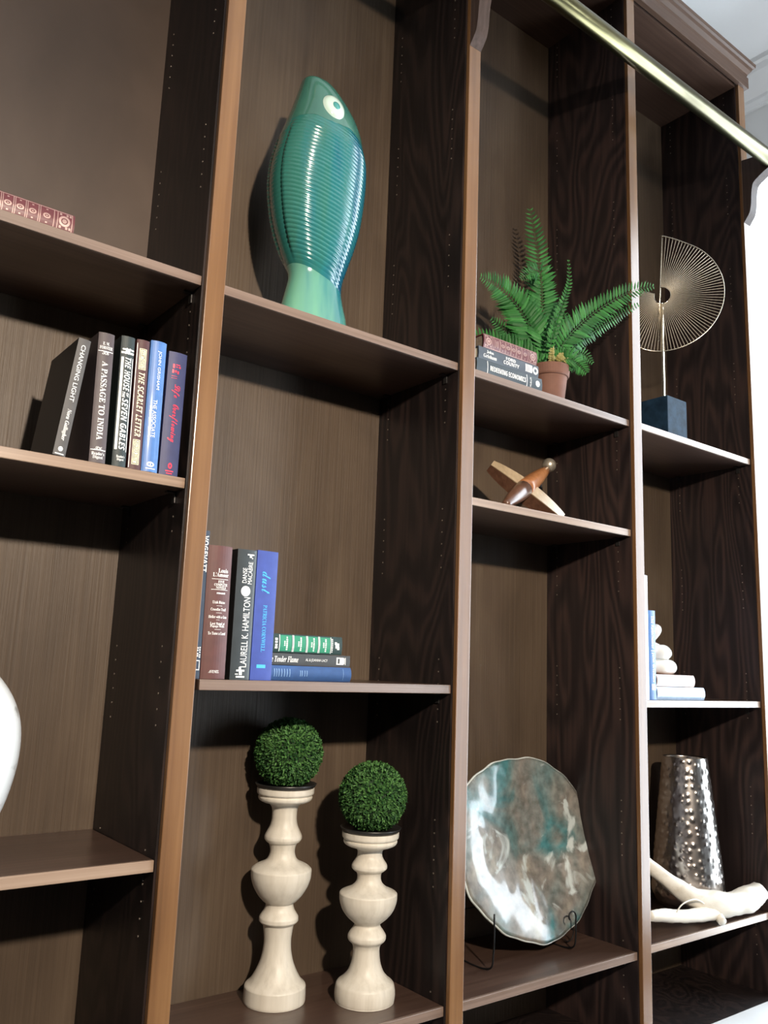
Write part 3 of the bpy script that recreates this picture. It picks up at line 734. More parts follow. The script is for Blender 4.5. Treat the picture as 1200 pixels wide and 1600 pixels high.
G4 = 'flat books beside the fern pot'
z3 = SH['3a'] + 0.0004
flatbook('blue-black book with white capitals between two rules, bottom of the fern stack', 1.5370, 0.0205, z3, 0.0350, 0.2310, 0.150, 'cover_teal_black', bulge=0.002, group=G4, prints=[
    ('rects', 'line', [(0.04, 0.96, 0.152, 0.160), (0.04, 0.96, 0.752, 0.760)], 'white_print'),
    tx('title', 'REDEEMING ECONOMICS', 'bold', 'down', 0.5, 0.195, 0.735, 0.36, 'white_print'),
    tx('author', 'MUELLER', 'sans', 'flat', 0.5, 0.815, 0.72, 0.0055, 'white_print'), ('disc', 'emblem', 0.52, 0.925, 0.0075, 'white_print', 1.1)])
flatbook('slate-blue book with white slab capitals, middle of the fern stack', 1.5245, 0.0215, z3 + 0.0358, 0.0305, 0.2120, 0.150, 'cover_slate', bulge=0.002, group=G4, prints=[
    tx('author', 'John', 'serif', 'down', 0.70, 0.125, 0.235, 0.28, 'white_print'), tx('author', 'Grisham', 'serif', 'down', 0.34, 0.075, 0.285, 0.30, 'white_print'),
    tx('title', 'FORD', 'bold', 'down', 0.70, 0.44, 0.60, 0.28, 'white_print'), tx('title', 'COUNTY', 'bold', 'down', 0.34, 0.40, 0.66, 0.30, 'white_print'),
    ('rects', 'mark', [(0.2, 0.85, a, a + 0.012) for a in (0.77, 0.79, 0.81, 0.83)] + [(0.2, 0.85, 0.848, 0.885)], 'white_print'),
    ('disc', 'emblem', 0.5, 0.94, 0.0098, 'white_print', 1.0, 0.5)])
GILT = [('rects', 'gilt_line', [(0.05, 0.95, a, a + 0.006) for a in (0.02, 0.15, 0.18, 0.285, 0.30, 0.385, 0.40, 0.485, 0.50, 0.585, 0.60, 0.69, 0.705, 0.82, 0.85, 0.975)]
         + [(0.03, 0.07, 0.02, 0.98), (0.93, 0.97, 0.02, 0.98)], 'gilt_print'),
        ('disc', 'gilt_scroll', 0.5, 0.085, 0.0095, 'gilt_print', 1.0, 0.6), ('disc', 'gilt_scroll', 0.5, 0.085, 0.0040, 'gilt_print'),
        ('disc', 'gilt_scroll', 0.5, 0.912, 0.0095, 'gilt_print', 1.0, 0.6), ('disc', 'gilt_scroll', 0.5, 0.912, 0.0040, 'gilt_print'),
        ('rects', 'gilt_dash', [(0.12, 0.24, a, a + 0.018) for a in (0.028, 0.058, 0.118, 0.87, 0.925, 0.952)] + [(0.78, 0.9, a, a + 0.018) for a in (0.028, 0.058, 0.118, 0.87, 0.925, 0.952)], 'gilt_print'),
        ('rects', 'gilt_title', [(0.2, 0.8, 0.205, 0.214), (0.3, 0.7, 0.224, 0.232), (0.24, 0.76, 0.246, 0.258)], 'gilt_print')] + \
       [('disc', 'gilt_ornament', 0.5, v, 0.0062, 'gilt_print', 0.75, 0.55) for v in (0.343, 0.443, 0.543, 0.645, 0.762)] + \
       [('rects', 'gilt_dots', [(a, a + 0.06, v - 0.008, v + 0.008) for v in (0.343, 0.443, 0.543, 0.645, 0.762) for a in (0.14, 0.47, 0.80)], 'gilt_print')]
flatbook('red leather book with gilt tooled spine on top of the fern stack', 1.5190, 0.0225, z3 + 0.0671, 0.0355, 0.1900, 0.130, 'cover_oxblood', bulge=0.003, pages='old_pages', group=G4, prints=GILT)
flatbook('red leather book with gilt tooled spine lying alone on top left shelf', 0.3490, 0.0200, SH['1a'] + 0.0004, 0.0350, 0.1950, 0.130, 'cover_oxblood', bulge=0.003, pages='old_pages', prints=GILT)

G5 = 'books in the right bay'
z4 = SH['4b'] + 0.0004
book('large glossy white book upright against the right bay stile', (1.9420, 0.030, z4), 0.0430, 0.3395, 0.230, 'cover_white', None, 0.001, 0.0, group=G5, prints=[
    ('rects', 'faint_line', [(0.78, 0.81, 0.60, 0.86)], 'faded_print')])
book('upright blue book with white capitals beside the large white book', (1.9866, 0.031, z4), 0.0325, 0.2435, 0.165, 'cover_blue', None, 0.002, 0.0, group=G5, prints=[
    tx('title', 'The Rainmaker', 'bold', 'down', 0.55, 0.06, 0.43, 0.42, 'white_print'), ('rects', 'line', [(0.25, 0.85, 0.452, 0.458)], 'white_print'),
    tx('author', 'John Grisham', 'bold', 'down', 0.55, 0.475, 0.80, 0.40, 'white_print'), ('rects', 'mark', [(0.3, 0.8, 0.825, 0.89)], 'white_print')])
flatbook('pale blue book lying flat at the bottom of right bay stack', 2.2550, 0.034, z4, 0.0355, 0.2330, 0.160, 'cover_sky', bulge=0.005, group=G5, prints=[('rects', 'line', [(0.1, 0.9, 0.93, 0.936)], 'white_print')])
flatbook('tan book with pale gilt lines lying on the pale blue book', 2.2050, 0.034, z4 + 0.0370, 0.0325, 0.1830, 0.140, 'cover_tan', bulge=0.005, group=G5, prints=[
    ('rects', 'line', [(0.05, 0.95, 0.66, 0.668), (0.05, 0.95, 0.84, 0.848)], 'cream_print')])

# ------------------------------------------------------------------ ceramic fish
def interp(tab, z):
    if z <= tab[0][0]: return tab[0][1:]
    for a, b_ in zip(tab, tab[1:]):
        if z <= b_[0]:
            t = (z - a[0]) / (b_[0] - a[0]); t = t * t * (3 - 2 * t) if False else t
            return tuple(p + (q - p) * t for p, q in zip(a[1:], b_[1:]))
    return tab[-1][1:]
# z, centre x offset, half width, half depth (local, base at 0)
FT0 = [(0.000, 0.013, 0.092, 0.050), (0.030, 0.012, 0.086, 0.048), (0.062, 0.012, 0.080, 0.045), (0.100, 0.010, 0.070, 0.043), (0.140, 0.009, 0.0625, 0.043),
       (0.170, 0.006, 0.070, 0.050), (0.225, 0.003, 0.090, 0.060), (0.280, 0.002, 0.104, 0.067), (0.345, 0.002, 0.1125, 0.070), (0.400, 0.005, 0.113, 0.070),
       (0.450, 0.010, 0.107, 0.067), (0.500, 0.014, 0.098, 0.062), (0.540, 0.013, 0.085, 0.055), (0.572, 0.007, 0.070, 0.047), (0.598, -0.002, 0.054, 0.040),
       (0.614, -0.009, 0.043, 0.034), (0.623, -0.014, 0.035, 0.028), (0.6285, -0.017, 0.024, 0.019), (0.6305, -0.018, 0.007, 0.006)]
FT = [tuple(v) for v in smooth_path([Vector(p) for p in FT0], 4)] if False else FT0
FX, FY, FZ = 0.900, 0.135, SH['2a'] + 0.0004
fish = thing('fish_vase', 'tall glossy teal ceramic fish standing on its tail on the upper shelf', 'ornament', (FX, FY, FZ))
# smooth table by sampling Catmull-Rom in 4D
def cr4(tab, n=8):
    out = []
    for i in range(len(tab) - 1):
        p0 = tab[max(i - 1, 0)]; p1 = tab[i]; p2 = tab[i + 1]; p3 = tab[min(i + 2, len(tab) - 1)]
        for k in range(n):
            t = k / n
            out.append(tuple(0.5 * ((2 * b_) + (c - a) * t + (2 * a - 5 * b_ + 4 * c - d) * t * t + (3 * b_ - a - 3 * c + d) * t ** 3) for a, b_, c, d in zip(p0, p1, p2, p3)))
    out.append(tab[-1]); return out
FTS = cr4(FT0)
def fish_point(z, a):
    """surface point; a is the angle round the body, -90 deg faces the room"""
    cx, hw, hd = interp(FTS, z)
    ca, sa = math.cos(a), math.sin(a)
    e = 0.88
    x = cx + hw * math.copysign(abs(ca) ** e, ca); y = hd * math.copysign(abs(sa) ** e, sa)
    return x, y
GILL = [(-0.12, 0.494), (-0.085, 0.500), (-0.05, 0.507), (-0.02, 0.503), (0.01, 0.504), (0.035, 0.508), (0.06, 0.500), (0.09, 0.488), (0.13, 0.478)]
def gill_z(x): return interp(GILL, x)[0]     # lower limit of the head
def tail_z(x): return 0.142 - 0.22 * (x + 0.02)          # upper limit of the tail
def fish_band(name, zfun0, zfun1, mat, rows, rib=False, swell=0.0):
    bm = bmesh.new(); seg = 96; rings = []
    for i in range(rows + 1):
        ring = []
        for k in range(seg):
            a = 2 * PI * k / seg
            xa = 0.1 * math.cos(a) + 0.008
            z0, z1 = zfun0(xa), zfun1(xa)
            t = i / rows
            z = z0 + (z1 - z0) * t
            x, y = fish_point(z, a)
            s = 1.0
            nx, ny = math.cos(a), math.sin(a)
            d = swell * min(1, 12 * t, 12 * (1 - t))
            if rib:
                ph = (z - z0) / 0.0098
                s_ = abs(math.sin(PI * ph))
                d += 0.0034 * s_ ** 0.55 * min(1, 8 * t, 8 * (1 - t)) * (1.0 if abs(ny) > 0.36 else 0.15) - (0.0 if abs(ny) > 0.36 else 0.0028 * min(1, 8 * t, 8 * (1 - t)))
            ring.append(bm.verts.new((x + nx * d, y + ny * d, z)))
        rings.append(ring)
    for i in range(rows):
        for k in range(seg):
            bm.faces.new((rings[i][k], rings[i][(k + 1) % seg], rings[i + 1][(k + 1) % seg], rings[i + 1][k]))
    bm.faces.new(list(reversed(rings[0]))); bm.faces.new(rings[-1])
    return mesh_obj(name, bm, mat, fish, True)
fish_band('body', tail_z, gill_z, 'glaze_flank', 290, True, 0.0030)
fish_band('tail', lambda x: 0.0, lambda x: tail_z(x) + 0.012, 'glaze_tail', 30)
fish_band('head', lambda x: gill_z(x) - 0.010, lambda x: 0.6305, 'glaze_head', 60)
# tail fork groove and eye
def fish_patch(name, cx, cz, rx, rz, lift, mat, dome):
    bm = bmesh.new(); n = 28; m_ = 6
    def P(u, v, h):
        x = cx + u * rx; z = cz + v * rz
        c0, hw, hd = interp(FTS, z)
        q = max(-0.98, min(0.98, (x - c0) / hw))
        sa = (1 - abs(q) ** (2 / 0.88)) ** 0.5
        return (x, -hd * sa ** 0.88 - h, z)
    ctr = bm.verts.new(P(0, 0, lift + dome)); prev = None
    for j in range(1, m_ + 1):
        rr = j / m_
        ring = [bm.verts.new(P(rr * math.cos(2 * PI * k / n), rr * math.sin(2 * PI * k / n), (lift + dome * (1 - rr * rr)) if j < m_ else -0.002)) for k in range(n)]
        for k in range(n):
            if prev is None: bm.faces.new((ctr, ring[k], ring[(k + 1) % n]))
            else: bm.faces.new((prev[k], ring[k], ring[(k + 1) % n], prev[(k + 1) % n]))
        prev = ring
    bmesh.ops.recalc_face_normals(bm, faces=bm.faces)
    return mesh_obj(name, bm, mat, fish, True)
eye = fish_patch('eye', 0.004, 0.546, 0.030, 0.0335, 0.003, 'eye_white', 0.006)
pu = fish_patch('pupil', 0.0045, 0.545, 0.011, 0.012, 0.0085, 'eye_teal', 0.002)
pu.parent = eye

# ------------------------------------------------------------------ candle holders with boxwood balls
def turned(label, x, y, z, prof, rt, zt):
    t = thing('candle_holder', label, 'candle holder', (x, y, z), 'turned wooden candle holders')
    pr2 = [(max(p[0], 0.001), p[1]) for p in prof]
    pp = []
    sm = smooth_path([(r, zz, 0) for r, zz in pr2], 5)
    for q, v in enumerate(sm):                              # keep each span between its two end radii
        k0 = min(q // 5, len(pr2) - 2); lo, hi = sorted((pr2[k0][0], pr2[k0 + 1][0])); l2, h2 = sorted((pr2[k0][1], pr2[k0 + 1][1]))
        pp.append((min(max(v.x, lo), hi), min(max(v.y, l2), h2), 0))
    bm = bmesh.new(); lathe(bm, [(a, b_) for a, b_, _ in pp], 64)
    mesh_obj('turned_column', bm, 'whitewashed', t, True)
    bm = bmesh.new()
    lathe(bm, [(0.004, zt + 0.0005), (rt - 0.004, zt + 0.0005), (rt - 0.001, zt + 0.003), (rt + 0.003, zt + 0.009), (rt + 0.0015, zt + 0.0095), (rt - 0.003, zt + 0.005), (0.004, zt + 0.003)], 48)
    mesh_obj('drip_tray', bm, 'tray_metal', t, True)
    return t
def cv(rows, yref, zref, k, zb): return [(h * 0.000418, zref - (yy - yref) * k - zb) for yy, h in rows]
zc = SH['2c'] + 0.0004
P1 = [(1478, 5), (1478, 146), (1474, 149), (1465, 151), (1410, 150), (1400, 149), (1392, 143), (1375, 125), (1340, 104), (1290, 83), (1240, 71), (1190, 67), (1150, 70), (1115, 75), (1106, 78),
      (1100, 86), (1088, 97), (1072, 97), (1055, 88), (1035, 75), (1015, 69), (1003, 70), (990, 86), (960, 112), (920, 135), (880, 148), (850, 151), (838, 151), (830, 147), (815, 128), (798, 92), (780, 72),
      (750, 62), (725, 64), (704, 72), (696, 84), (680, 94), (665, 93), (645, 84), (615, 70), (580, 63), (545, 63), (520, 68), (503, 84), (494, 112), (486, 128), (478, 135), (466, 137), (460, 132), (455, 137), (448, 144), (428, 145), (421, 144), (421, 5)]
P2 = [(1490, 5), (1490, 140), (1484, 146), (1470, 149), (1445, 150), (1420, 147), (1400, 140), (1380, 116), (1350, 91), (1310, 75), (1270, 68), (1235, 66), (1215, 71),
      (1205, 78), (1190, 93), (1170, 96), (1150, 86), (1128, 70), (1113, 65), (1102, 74), (1075, 104), (1040, 129), (1000, 143), (970, 146), (956, 145), (947, 132), (930, 96), (910, 72), (890, 62), (868, 60), (850, 66),
      (842, 78), (828, 90), (810, 88), (790, 75), (768, 64), (745, 63), (728, 76), (716, 112), (706, 130), (694, 137), (686, 137), (682, 133), (676, 139), (668, 144), (648, 145), (642, 144), (642, 5)]
t1 = cv(P1, 432, 1.233, 0.000395, 0.821); t2 = cv(P2, 640, 1.152, 0.000391, 0.821)
def clean(p):
    z0 = min(b_ for a, b_ in p); return [(a, b_ - z0) for a, b_ in p]
t1, t2 = clean(t1), clean(t2)
C1, C2 = (0.962, 0.220), (1.120, 0.124)
turned('taller whitewashed turned candle holder at the left, bulbous bowl below its neck', C1[0], C1[1], zc, t1, 0.0625, t1[-1][1])
turned('shorter whitewashed turned candle holder standing on the right', C2[0], C2[1], zc, t2, 0.0625, t2[-1][1])

random.seed(4)
def topiary(label, x, y, z, R):
    t = thing('topiary_ball', label, 'topiary', (x, y, z), 'boxwood topiary balls')
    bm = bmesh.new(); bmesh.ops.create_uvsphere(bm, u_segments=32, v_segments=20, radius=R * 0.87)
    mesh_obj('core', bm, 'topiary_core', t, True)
    bm = bmesh.new()
    n = 6500
    for i in range(n):
        zz = 1 - 2 * (i + 0.5) / n
        ph = i * 2.399963 + random.uniform(-.3, .3)
        zz = max(-1, min(1, zz + random.uniform(-.012, .012)))
        q = math.sqrt(max(0, 1 - zz * zz))
        nrm = Vector((q * math.cos(ph), q * math.sin(ph), zz))
        tg = nrm.orthogonal().normalized()
        tg = Matrix.Rotation(random.uniform(0, 2 * PI), 3, nrm) @ tg
        d = (nrm + tg * random.uniform(0.5, 1.9)).normalized()
        sd = d.cross(nrm).normalized()
        fn = sd.cross(d)
        r0 = R * random.uniform(0.85, 0.93)
        ln = R * random.uniform(0.09, 0.13); w = R * random.uniform(0.022, 0.034)
        p = nrm * r0
        e = p + d * ln
        if e.length > R * 1.03: e = e * (R * 1.03 / e.length)
        if min(e.z, p.z) < -R * 0.875: continue
        v = [bm.verts.new(p), bm.verts.new(p + d * ln * .55 + sd * w + fn * w * .4), bm.verts.new(e), bm.verts.new(p + d * ln * .55 - sd * w + fn * w * .4)]
        bm.faces.new((v[0], v[1], v[2])); bm.faces.new((v[0], v[2], v[3]))
    mesh_obj('leaves', bm, 'boxwood_leaf', t, kind='stuff')
RB = 0.0750
topiary('round green boxwood ball on the taller candle holder', C1[0] + 0.002, C1[1], zc + t1[-1][1] + 0.0035 + RB * 0.90, RB)
topiary('round green boxwood ball on the shorter candle holder', C2[0] + 0.002, C2[1], zc + t2[-1][1] + 0.0035 + RB * 0.90, RB)

# ------------------------------------------------------------------ potted fern
PX, PY = 1.6300, 0.0750
fern = thing('potted_fern', 'green fern with arching fronds in a terracotta pot beside stacked books', 'plant', (PX, PY, z3))
bm = bmesh.new()
lathe(bm, [(0.030, 0.0), (0.0375, 0.0), (0.046, 0.073), (0.0495, 0.074), (0.0515, 0.078), (0.0535, 0.100), (0.0535, 0.103), (0.048, 0.103), (0.047, 0.092), (0.030, 0.091)], 48)
mesh_obj('pot', bm, 'terracotta', fern, False)
bm = bmesh.new(); lathe(bm, [(0.003, 0.089), (0.0468, 0.0885), (0.0468, 0.0905), (0.030, 0.095), (0.003, 0.098)], 32)
mesh_obj('soil', bm, 'soil', fern, True)
random.seed(11)
def frond(pts, ln, start=0.22, npair=26, width=0.115, mat='frond_leaf', stem='frond_stem', fold=0.15, taper=0.75, face=None, srad=0.0013):
    P = [Vector((x - PX, y - PY, z - z3)) for x, y, z in pts]
    base = Vector((random.uniform(-.014, .014), random.uniform(-.014, .014), 0.090))
    P[0] = base
    path = smooth_path(P, 12)
    n = len(path)
    bm = bmesh.new(); tube(bm, path, [srad * (1 - 0.8 * i / n) for i in range(n)], 5)
    fr = mesh_obj('frond', bm, stem, fern, True)
    bm = bmesh.new()
    # arc length table
    cum = [0.0]
    for i in range(1, n): cum.append(cum[-1] + (path[i] - path[i - 1]).length)
    tot = cum[-1]
    view = face or Vector((-0.55, -0.75, -0.25)).normalized()
    for j in range(npair):
        t = start + (1 - start) * (j + 0.5) / npair
        s = t * tot
        i = max(k for k in range(n) if cum[k] <= s); i = min(i, n - 2)
        f_ = (s - cum[i]) / max(1e-6, cum[i + 1] - cum[i])
        p = path[i].lerp(path[i + 1], f_); d = (path[i + 1] - path[i]).normalized()
        side = d.cross(view).normalized(); nrm = side.cross(d).normalized()
        u = (t - start) / (1 - start)
        L_ = ln * min(1, 0.45 + u * 4) * (1 - u) ** taper + 0.004
        for sg in (-1, 1):
            dr = (side * sg * 0.92 + d * 0.42 + nrm * (fold + random.uniform(-.12, .12))).normalized()
            sw = dr.cross(nrm).normalized()
            l2 = L_ * random.uniform(0.88, 1.08); w = max(0.0022, l2 * width * random.uniform(.9, 1.1))
            a0 = p; a1 = p + dr * l2 * .25; a2 = p + dr * l2 * .65 - nrm * l2 * .04 + d * l2 * .03; a3 = p + dr * l2 - nrm * l2 * .14 + d * l2 * .10
            v = [bm.verts.new(q) for q in (a0, a1 + sw * w, a1 + nrm * w * .35, a1 - sw * w, a2 + sw * w * .75, a2 + nrm * w * .28, a2 - sw * w * .75, a3)]
            for fc in ((0, 1, 2), (0, 2, 3), (1, 4, 5, 2), (2, 5, 6, 3), (4, 7, 5), (5, 7, 6)): bm.faces.new([v[q] for q in fc])
    mesh_obj('leaflets', bm, mat, fr, kind='stuff')
frond([(1.606, .07, 2.3), (1.640, .115, 2.42), (1.690, .16, 2.568), (1.702, .18, 2.678), (1.696, .19, 2.761), (1.673, .19, 2.844)], 0.066, 0.20, 34, taper=0.5)
frond([(1.603, .06, 2.296), (1.626, .09, 2.374), (1.652, .12, 2.484), (1.671, .14, 2.574), (1.655, .135, 2.612), (1.600, .12, 2.592), (1.545, .105, 2.548)], 0.068, 0.12, 36, taper=0.6)
frond([(1.596, .07, 2.297), (1.61, .12, 2.416), (1.581, .15, 2.495), (1.51, .15, 2.528), (1.428, .14, 2.530)], 0.075, 0.14, 34, taper=0.6)
frond([(1.596, .05, 2.292), (1.604, .05, 2.357), (1.624, .05, 2.426), (1.656, .05, 2.5), (1.692, .06, 2.572), (1.701, .07, 2.646)], 0.022, 0.15, 24, width=.28, fold=0.5)
frond([(1.603, .04, 2.291), (1.645, .03, 2.38), (1.714, .01, 2.458), (1.774, -.03, 2.513), (1.834, -.06, 2.552), (1.886, -.08, 2.571)], 0.055, 0.15, 36, taper=0.55)
frond([(1.608, .04, 2.292), (1.671, .03, 2.365), (1.742, .0, 2.428), (1.816, -.03, 2.488), (1.850, -.055, 2.515)], 0.030, 0.15, 34, taper=0.4, fold=-0.5)
frond([(1.621, .06, 2.301), (1.70, .10, 2.405), (1.76, .13, 2.500), (1.765, .17, 2.560)], 0.055, 0.12, 26)
frond([(1.601, .03, 2.288), (1.640, .025, 2.322), (1.668, .012, 2.312), (1.690, .0, 2.288)], 0.042, 0.15, 20, taper=0.5)
frond([(1.613, .08, 2.304), (1.600, .14, 2.376), (1.575, .19, 2.435), (1.530, .20, 2.460)], 0.07, 0.12, 26)
frond([(1.62, .1, 2.304), (1.56, .17, 2.37), (1.50, .21, 2.40), (1.44, .22, 2.39)], 0.065, 0.12, 26)
frond([(1.62, .1, 2.304), (1.66, .15, 2.37), (1.70, .2, 2.43), (1.715, .23, 2.47)], 0.055, 0.12, 24)
frond([(1.64, .06, 2.304), (1.672, .045, 2.345), (1.720, .035, 2.360), (1.755, .03, 2.340)], 0.045, 0.12, 22)
frond([(1.613, .04, 2.292), (1.618, .032, 2.318), (1.630, .028, 2.330), (1.640, .028, 2.322), (1.636, .028, 2.312)], 0.012, 0.4, 9, width=.4, mat='dry_frond', stem='dry_frond')
frond([(1.605, .05, 2.292), (1.585, .03, 2.315), (1.583, .025, 2.335), (1.590, .025, 2.340)], 0.010, 0.4, 8, width=.4, mat='dry_frond', stem='dry_frond')

# ------------------------------------------------------------------ crossed wooden jack with metal finial
J = Vector((1.566, 0.12, SH['3b'] + 0.0004))
jack = thing('wooden_jack', 'crossed wooden jack sculpture with a metal ball finial on the middle shelf', 'sculpture', J)
def bar_frame(a, b):
    d = (b - a).normalized(); s = d.cross(Vector((0, 0, 1))).normalized(); return d, s, s.cross(d)
a_ = Vector((1.505, .17, 2.030)) - J; b_ = Vector((1.665, .066, 1.8965)) - J
d, s, u_ = bar_frame(a_, b_); Lb = (b_ - a_).length
_r = Matrix.Rotation(math.radians(52), 3, d); s, u_ = _r @ s, _r @ u_
if u_.y > 0: u_ = -u_; s = -s
if u_.z < 0: s, u_ = u_, s
def spindle_bar(t):                           # flat-sided bar, widest in the middle
    return 0.55 + 0.45 * math.sin(PI * min(1, max(0, t))) ** 0.8
bm = bmesh.new(); bm2 = bmesh.new(); rings = []; rt2 = []
for i in range(15):
    t = i / 14; w = 0.021 * spindle_bar(t); p = a_ + d * Lb * t
    rings.append([bm.verts.new(p + s * q[0] * w + u_ * q[1] * w) for q in ((-1, -1), (1, -1), (1, .96), (-1, .96))])
    rt2.append([bm2.verts.new(p + s * q[0] * w + u_ * q[1] * w) for q in ((-1, .965), (1, .965), (1, 1.1), (-1, 1.1))])
for R_, B_ in ((rings, bm), (rt2, bm2)):
    for i in range(14):
        for k in range(4): B_.faces.new((R_[i][k], R_[i][(k + 1) % 4], R_[i + 1][(k + 1) % 4], R_[i + 1][k]))
    B_.faces.new(list(reversed(R_[0]))); B_.faces.new(R_[-1])
    bmesh.ops.recalc_face_normals(B_, faces=B_.faces)
mesh_obj('bar', bm, 'walnut', jack)
mesh_obj('bar_inlay', bm2, 'pale_ash', jack, label='pale wood upper face of the bar')
rp0 = Vector((1.452, .062, 1.9035)) - J; rp1 = Vector((1.712, .16, 2.052)) - J
dd = rp1 - rp0
bm = bmesh.new(); tube(bm, [rp0 + dd * t for t in (0, .03, .15, .3, .42)], [0.009, 0.0115, 0.0175, 0.0225, 0.0235], 28)
mesh_obj('lower_handle', bm, 'walnut', jack, True)
bm = bmesh.new(); tube(bm, [rp0 + dd * t for t in (.42, .5, .58, .66, .78, .90, 1.0)], [0.0235, 0.0240, 0.0235, 0.0225, 0.0195, 0.0155, 0.0120], 28)
mesh_obj('upper_handle', bm, 'cherry', jack, True)
bm = bmesh.new(); bmesh.ops.create_uvsphere(bm, u_segments=32, v_segments=20, radius=0.0200)
mesh_obj('ball_finial', bm, 'antique_metal', jack, True, loc=Vector((1.736, .170, 2.0725)) - J)
bm = bmesh.new(); q0 = Vector((1.66, .14, 2.002)) - J
tube(bm, [q0 + Vector((0, 0, 0)), q0 + Vector((0.03, 0.02, -0.008))], [0.008, 0.006], 12)
mesh_obj('peg', bm, 'black_iron', jack, True)

# ------------------------------------------------------------------ art-glass plate on wire stand
PC = Vector((1.674, 0.185, 1.062)); tilt = math.radians(15)
plate = thing('glass_plate', 'large wavy-edged teal and taupe art-glass plate leaning on a wire stand', 'plate', PC, rot=(-tilt, 0, 0))
bm = bmesh.new(); seg, rows = 120, 26
def prad(a):
    x = math.cos(a); z = math.sin(a)
    r = 0.256 + 0.004 * math.sin(3 * a + .6) + 0.004 * math.sin(5 * a + 2) + 0.0022 * math.sin(11 * a) + 0.0012 * math.sin(23 * a + 1)
    return r * x * 0.99, r * z * 0.858
grid = []
front = []; backr = []
for side_ in (0, 1):
    rows_ = []
    for i in range(rows + 1):
        t = i / rows; ring = []
        for k in range(seg):
            a = 2 * PI * k / seg
            x, z = prad(a); x *= max(t, 0.004); z *= max(t, 0.004)
            dish = 0.034 * (t * t * (3 - 2 * t)) if True else 0
            wv = 0.0025 * mnoise.noise(Vector((x * 7, z * 7, 3))) + 0.0007 * mnoise.noise(Vector((x * 28, z * 28, 8))) + 0.004 * t ** 3 * math.sin(4 * a + 1)
            y = 0.02 - dish + wv + (0.007 if side_ else 0)
            ring.append(bm.verts.new((x, y, z)))
        rows_.append(ring)
    for i in range(rows):
        for k in range(seg):
            q = (rows_[i][k], rows_[i][(k + 1) % seg], rows_[i + 1][(k + 1) % seg], rows_[i + 1][k])
            bm.faces.new(q if side_ else tuple(reversed(q)))
    bm.faces.new(rows_[0])
    grid.append(rows_)
for k in range(seg): bm.faces.new((grid[0][rows][k], grid[0][rows][(k + 1) % seg], grid[1][rows][(k + 1) % seg], grid[1][rows][k]))
bmesh.ops.recalc_face_normals(bm, faces=bm.faces)
mesh_obj('dish', bm, 'art_glass', plate, True)
bm = bmesh.new()
loop = []
for k in range(seg + 1):
    a = 2 * PI * k / seg; x, z = prad(a)
    wv = 0.0025 * mnoise.noise(Vector((x * 7, z * 7, 3))) + 0.0007 * mnoise.noise(Vector((x * 28, z * 28, 8))) + 0.004 * math.sin(4 * a + 1)
    loop.append((x, 0.02 - 0.034 + wv + 0.0035, z))
tube(bm, loop, 0.0034, 6, False)
mesh_obj('rim', bm, 'glass_rim', plate, True)

zp = SH['3c'] + 0.0003
stand = thing('plate_stand', 'thin black wire plate stand with curled hooks holding the glass plate', 'stand', (1.65, 0.17, zp))
def wire(name, pts, r=0.0021, n=6):
    bm = bmesh.new(); tube(bm, smooth_path([(x - 1.65, y - 0.17, z - zp) for x, y, z in pts], n), r, 8)
    return mesh_obj(name, bm, 'black_iron', stand, True)
def spiral(cx, cy, cz, r0, r1, a0, a1, n=14):
    return [(cx + (r0 + (r1 - r0) * k / n) * math.cos(a0 + (a1 - a0) * k / n), cy, cz + (r0 + (r1 - r0) * k / n) * math.sin(a0 + (a1 - a0) * k / n)) for k in range(n + 1)]
zf = zp + 0.0022
for xh in (1.463, 1.752):
    hk = [(xh, 0.300, zp + .26), (xh, 0.235, zp + .10), (xh, 0.20, zp + .012), (xh, 0.185, zf), (xh, 0.130, zf), (xh, 0.100, zp + .012), (xh, 0.094, zp + .040)]
    if xh > 1.6:
        hk += [(xh, 0.094, zp + .06)] + spiral(xh - 0.016, 0.094, zp + .083, 0.018, 0.007, -0.4, 3.9)
    else:
        hk += [(xh, 0.092, zp + .075), (xh, 0.092, zp + .128)]
    wire('hook_leg', hk)
wire('scroll', spiral(1.790, 0.150, zp + 0.024, 0.0215, 0.019, PI, -2.0 * PI * 0.9 + PI, 20), 0.0014)
wire('crossbar', [(1.463, 0.235, zp + .10), (1.6, 0.237, zp + .10), (1.752, 0.235, zp + .10)])

# ------------------------------------------------------------------ brass wire fan on navy block
z4a = SH['4a'] + 0.0003
FB = Vector((2.154, 0.081, z4a))
fan = thing('wire_sculpture', 'brass wire fan sculpture on a navy cube base on the right bay', 'sculpture', FB)
bx('base', (-0.050, -0.050, 0), (0.050, 0.050, 0.1245), 'navy_stone', fan, 0.0018)
uu = Vector((0.556, -0.831, 0)); vv = Vector((0, 0, 1)); ww = uu.cross(vv)
fc = Vector((0.007, 0.0, 2.684 - z4a))
bx('rod', (0.0045, -0.0035, 0.1245), (0.0115, 0.0035, 2.684 - z4a - 0.026), 'pale_brass', fan, 0.0006)
RO, RI = 0.185, 0.028
def fan_pt(a, r): # a in degrees measured anticlockwise seen from the camera; the left part twists away
    tw = 0.0
    if a < -92: tw = (-92 - a) / 88 * 0.75
    ax = uu * math.cos(tw) + ww * math.sin(tw) * -1
    ar = math.radians(a)
    return fc + ax * (r * math.cos(ar)) + vv * (r * math.sin(ar))
def strip(name, a0, a1, r, rad, n=70):
    bm = bmesh.new(); tube(bm, [fan_pt(a0 + (a1 - a0) * k / n, (r(a0 + (a1 - a0) * k / n) if callable(r) else r)) for k in range(n + 1)], rad, 6)
    return mesh_obj(name, bm, 'pale_brass', fan, True)
def outer_r(a): return RO * (1.0 + 0.11 * max(0, (a - 62) / 28) ** 1.6)
strip('outer_hoop', 90, -180, outer_r, 0.0017, 110)
strip('inner_hoop', 90, -180, RI, 0.0014)
me_w = None
NW = 84
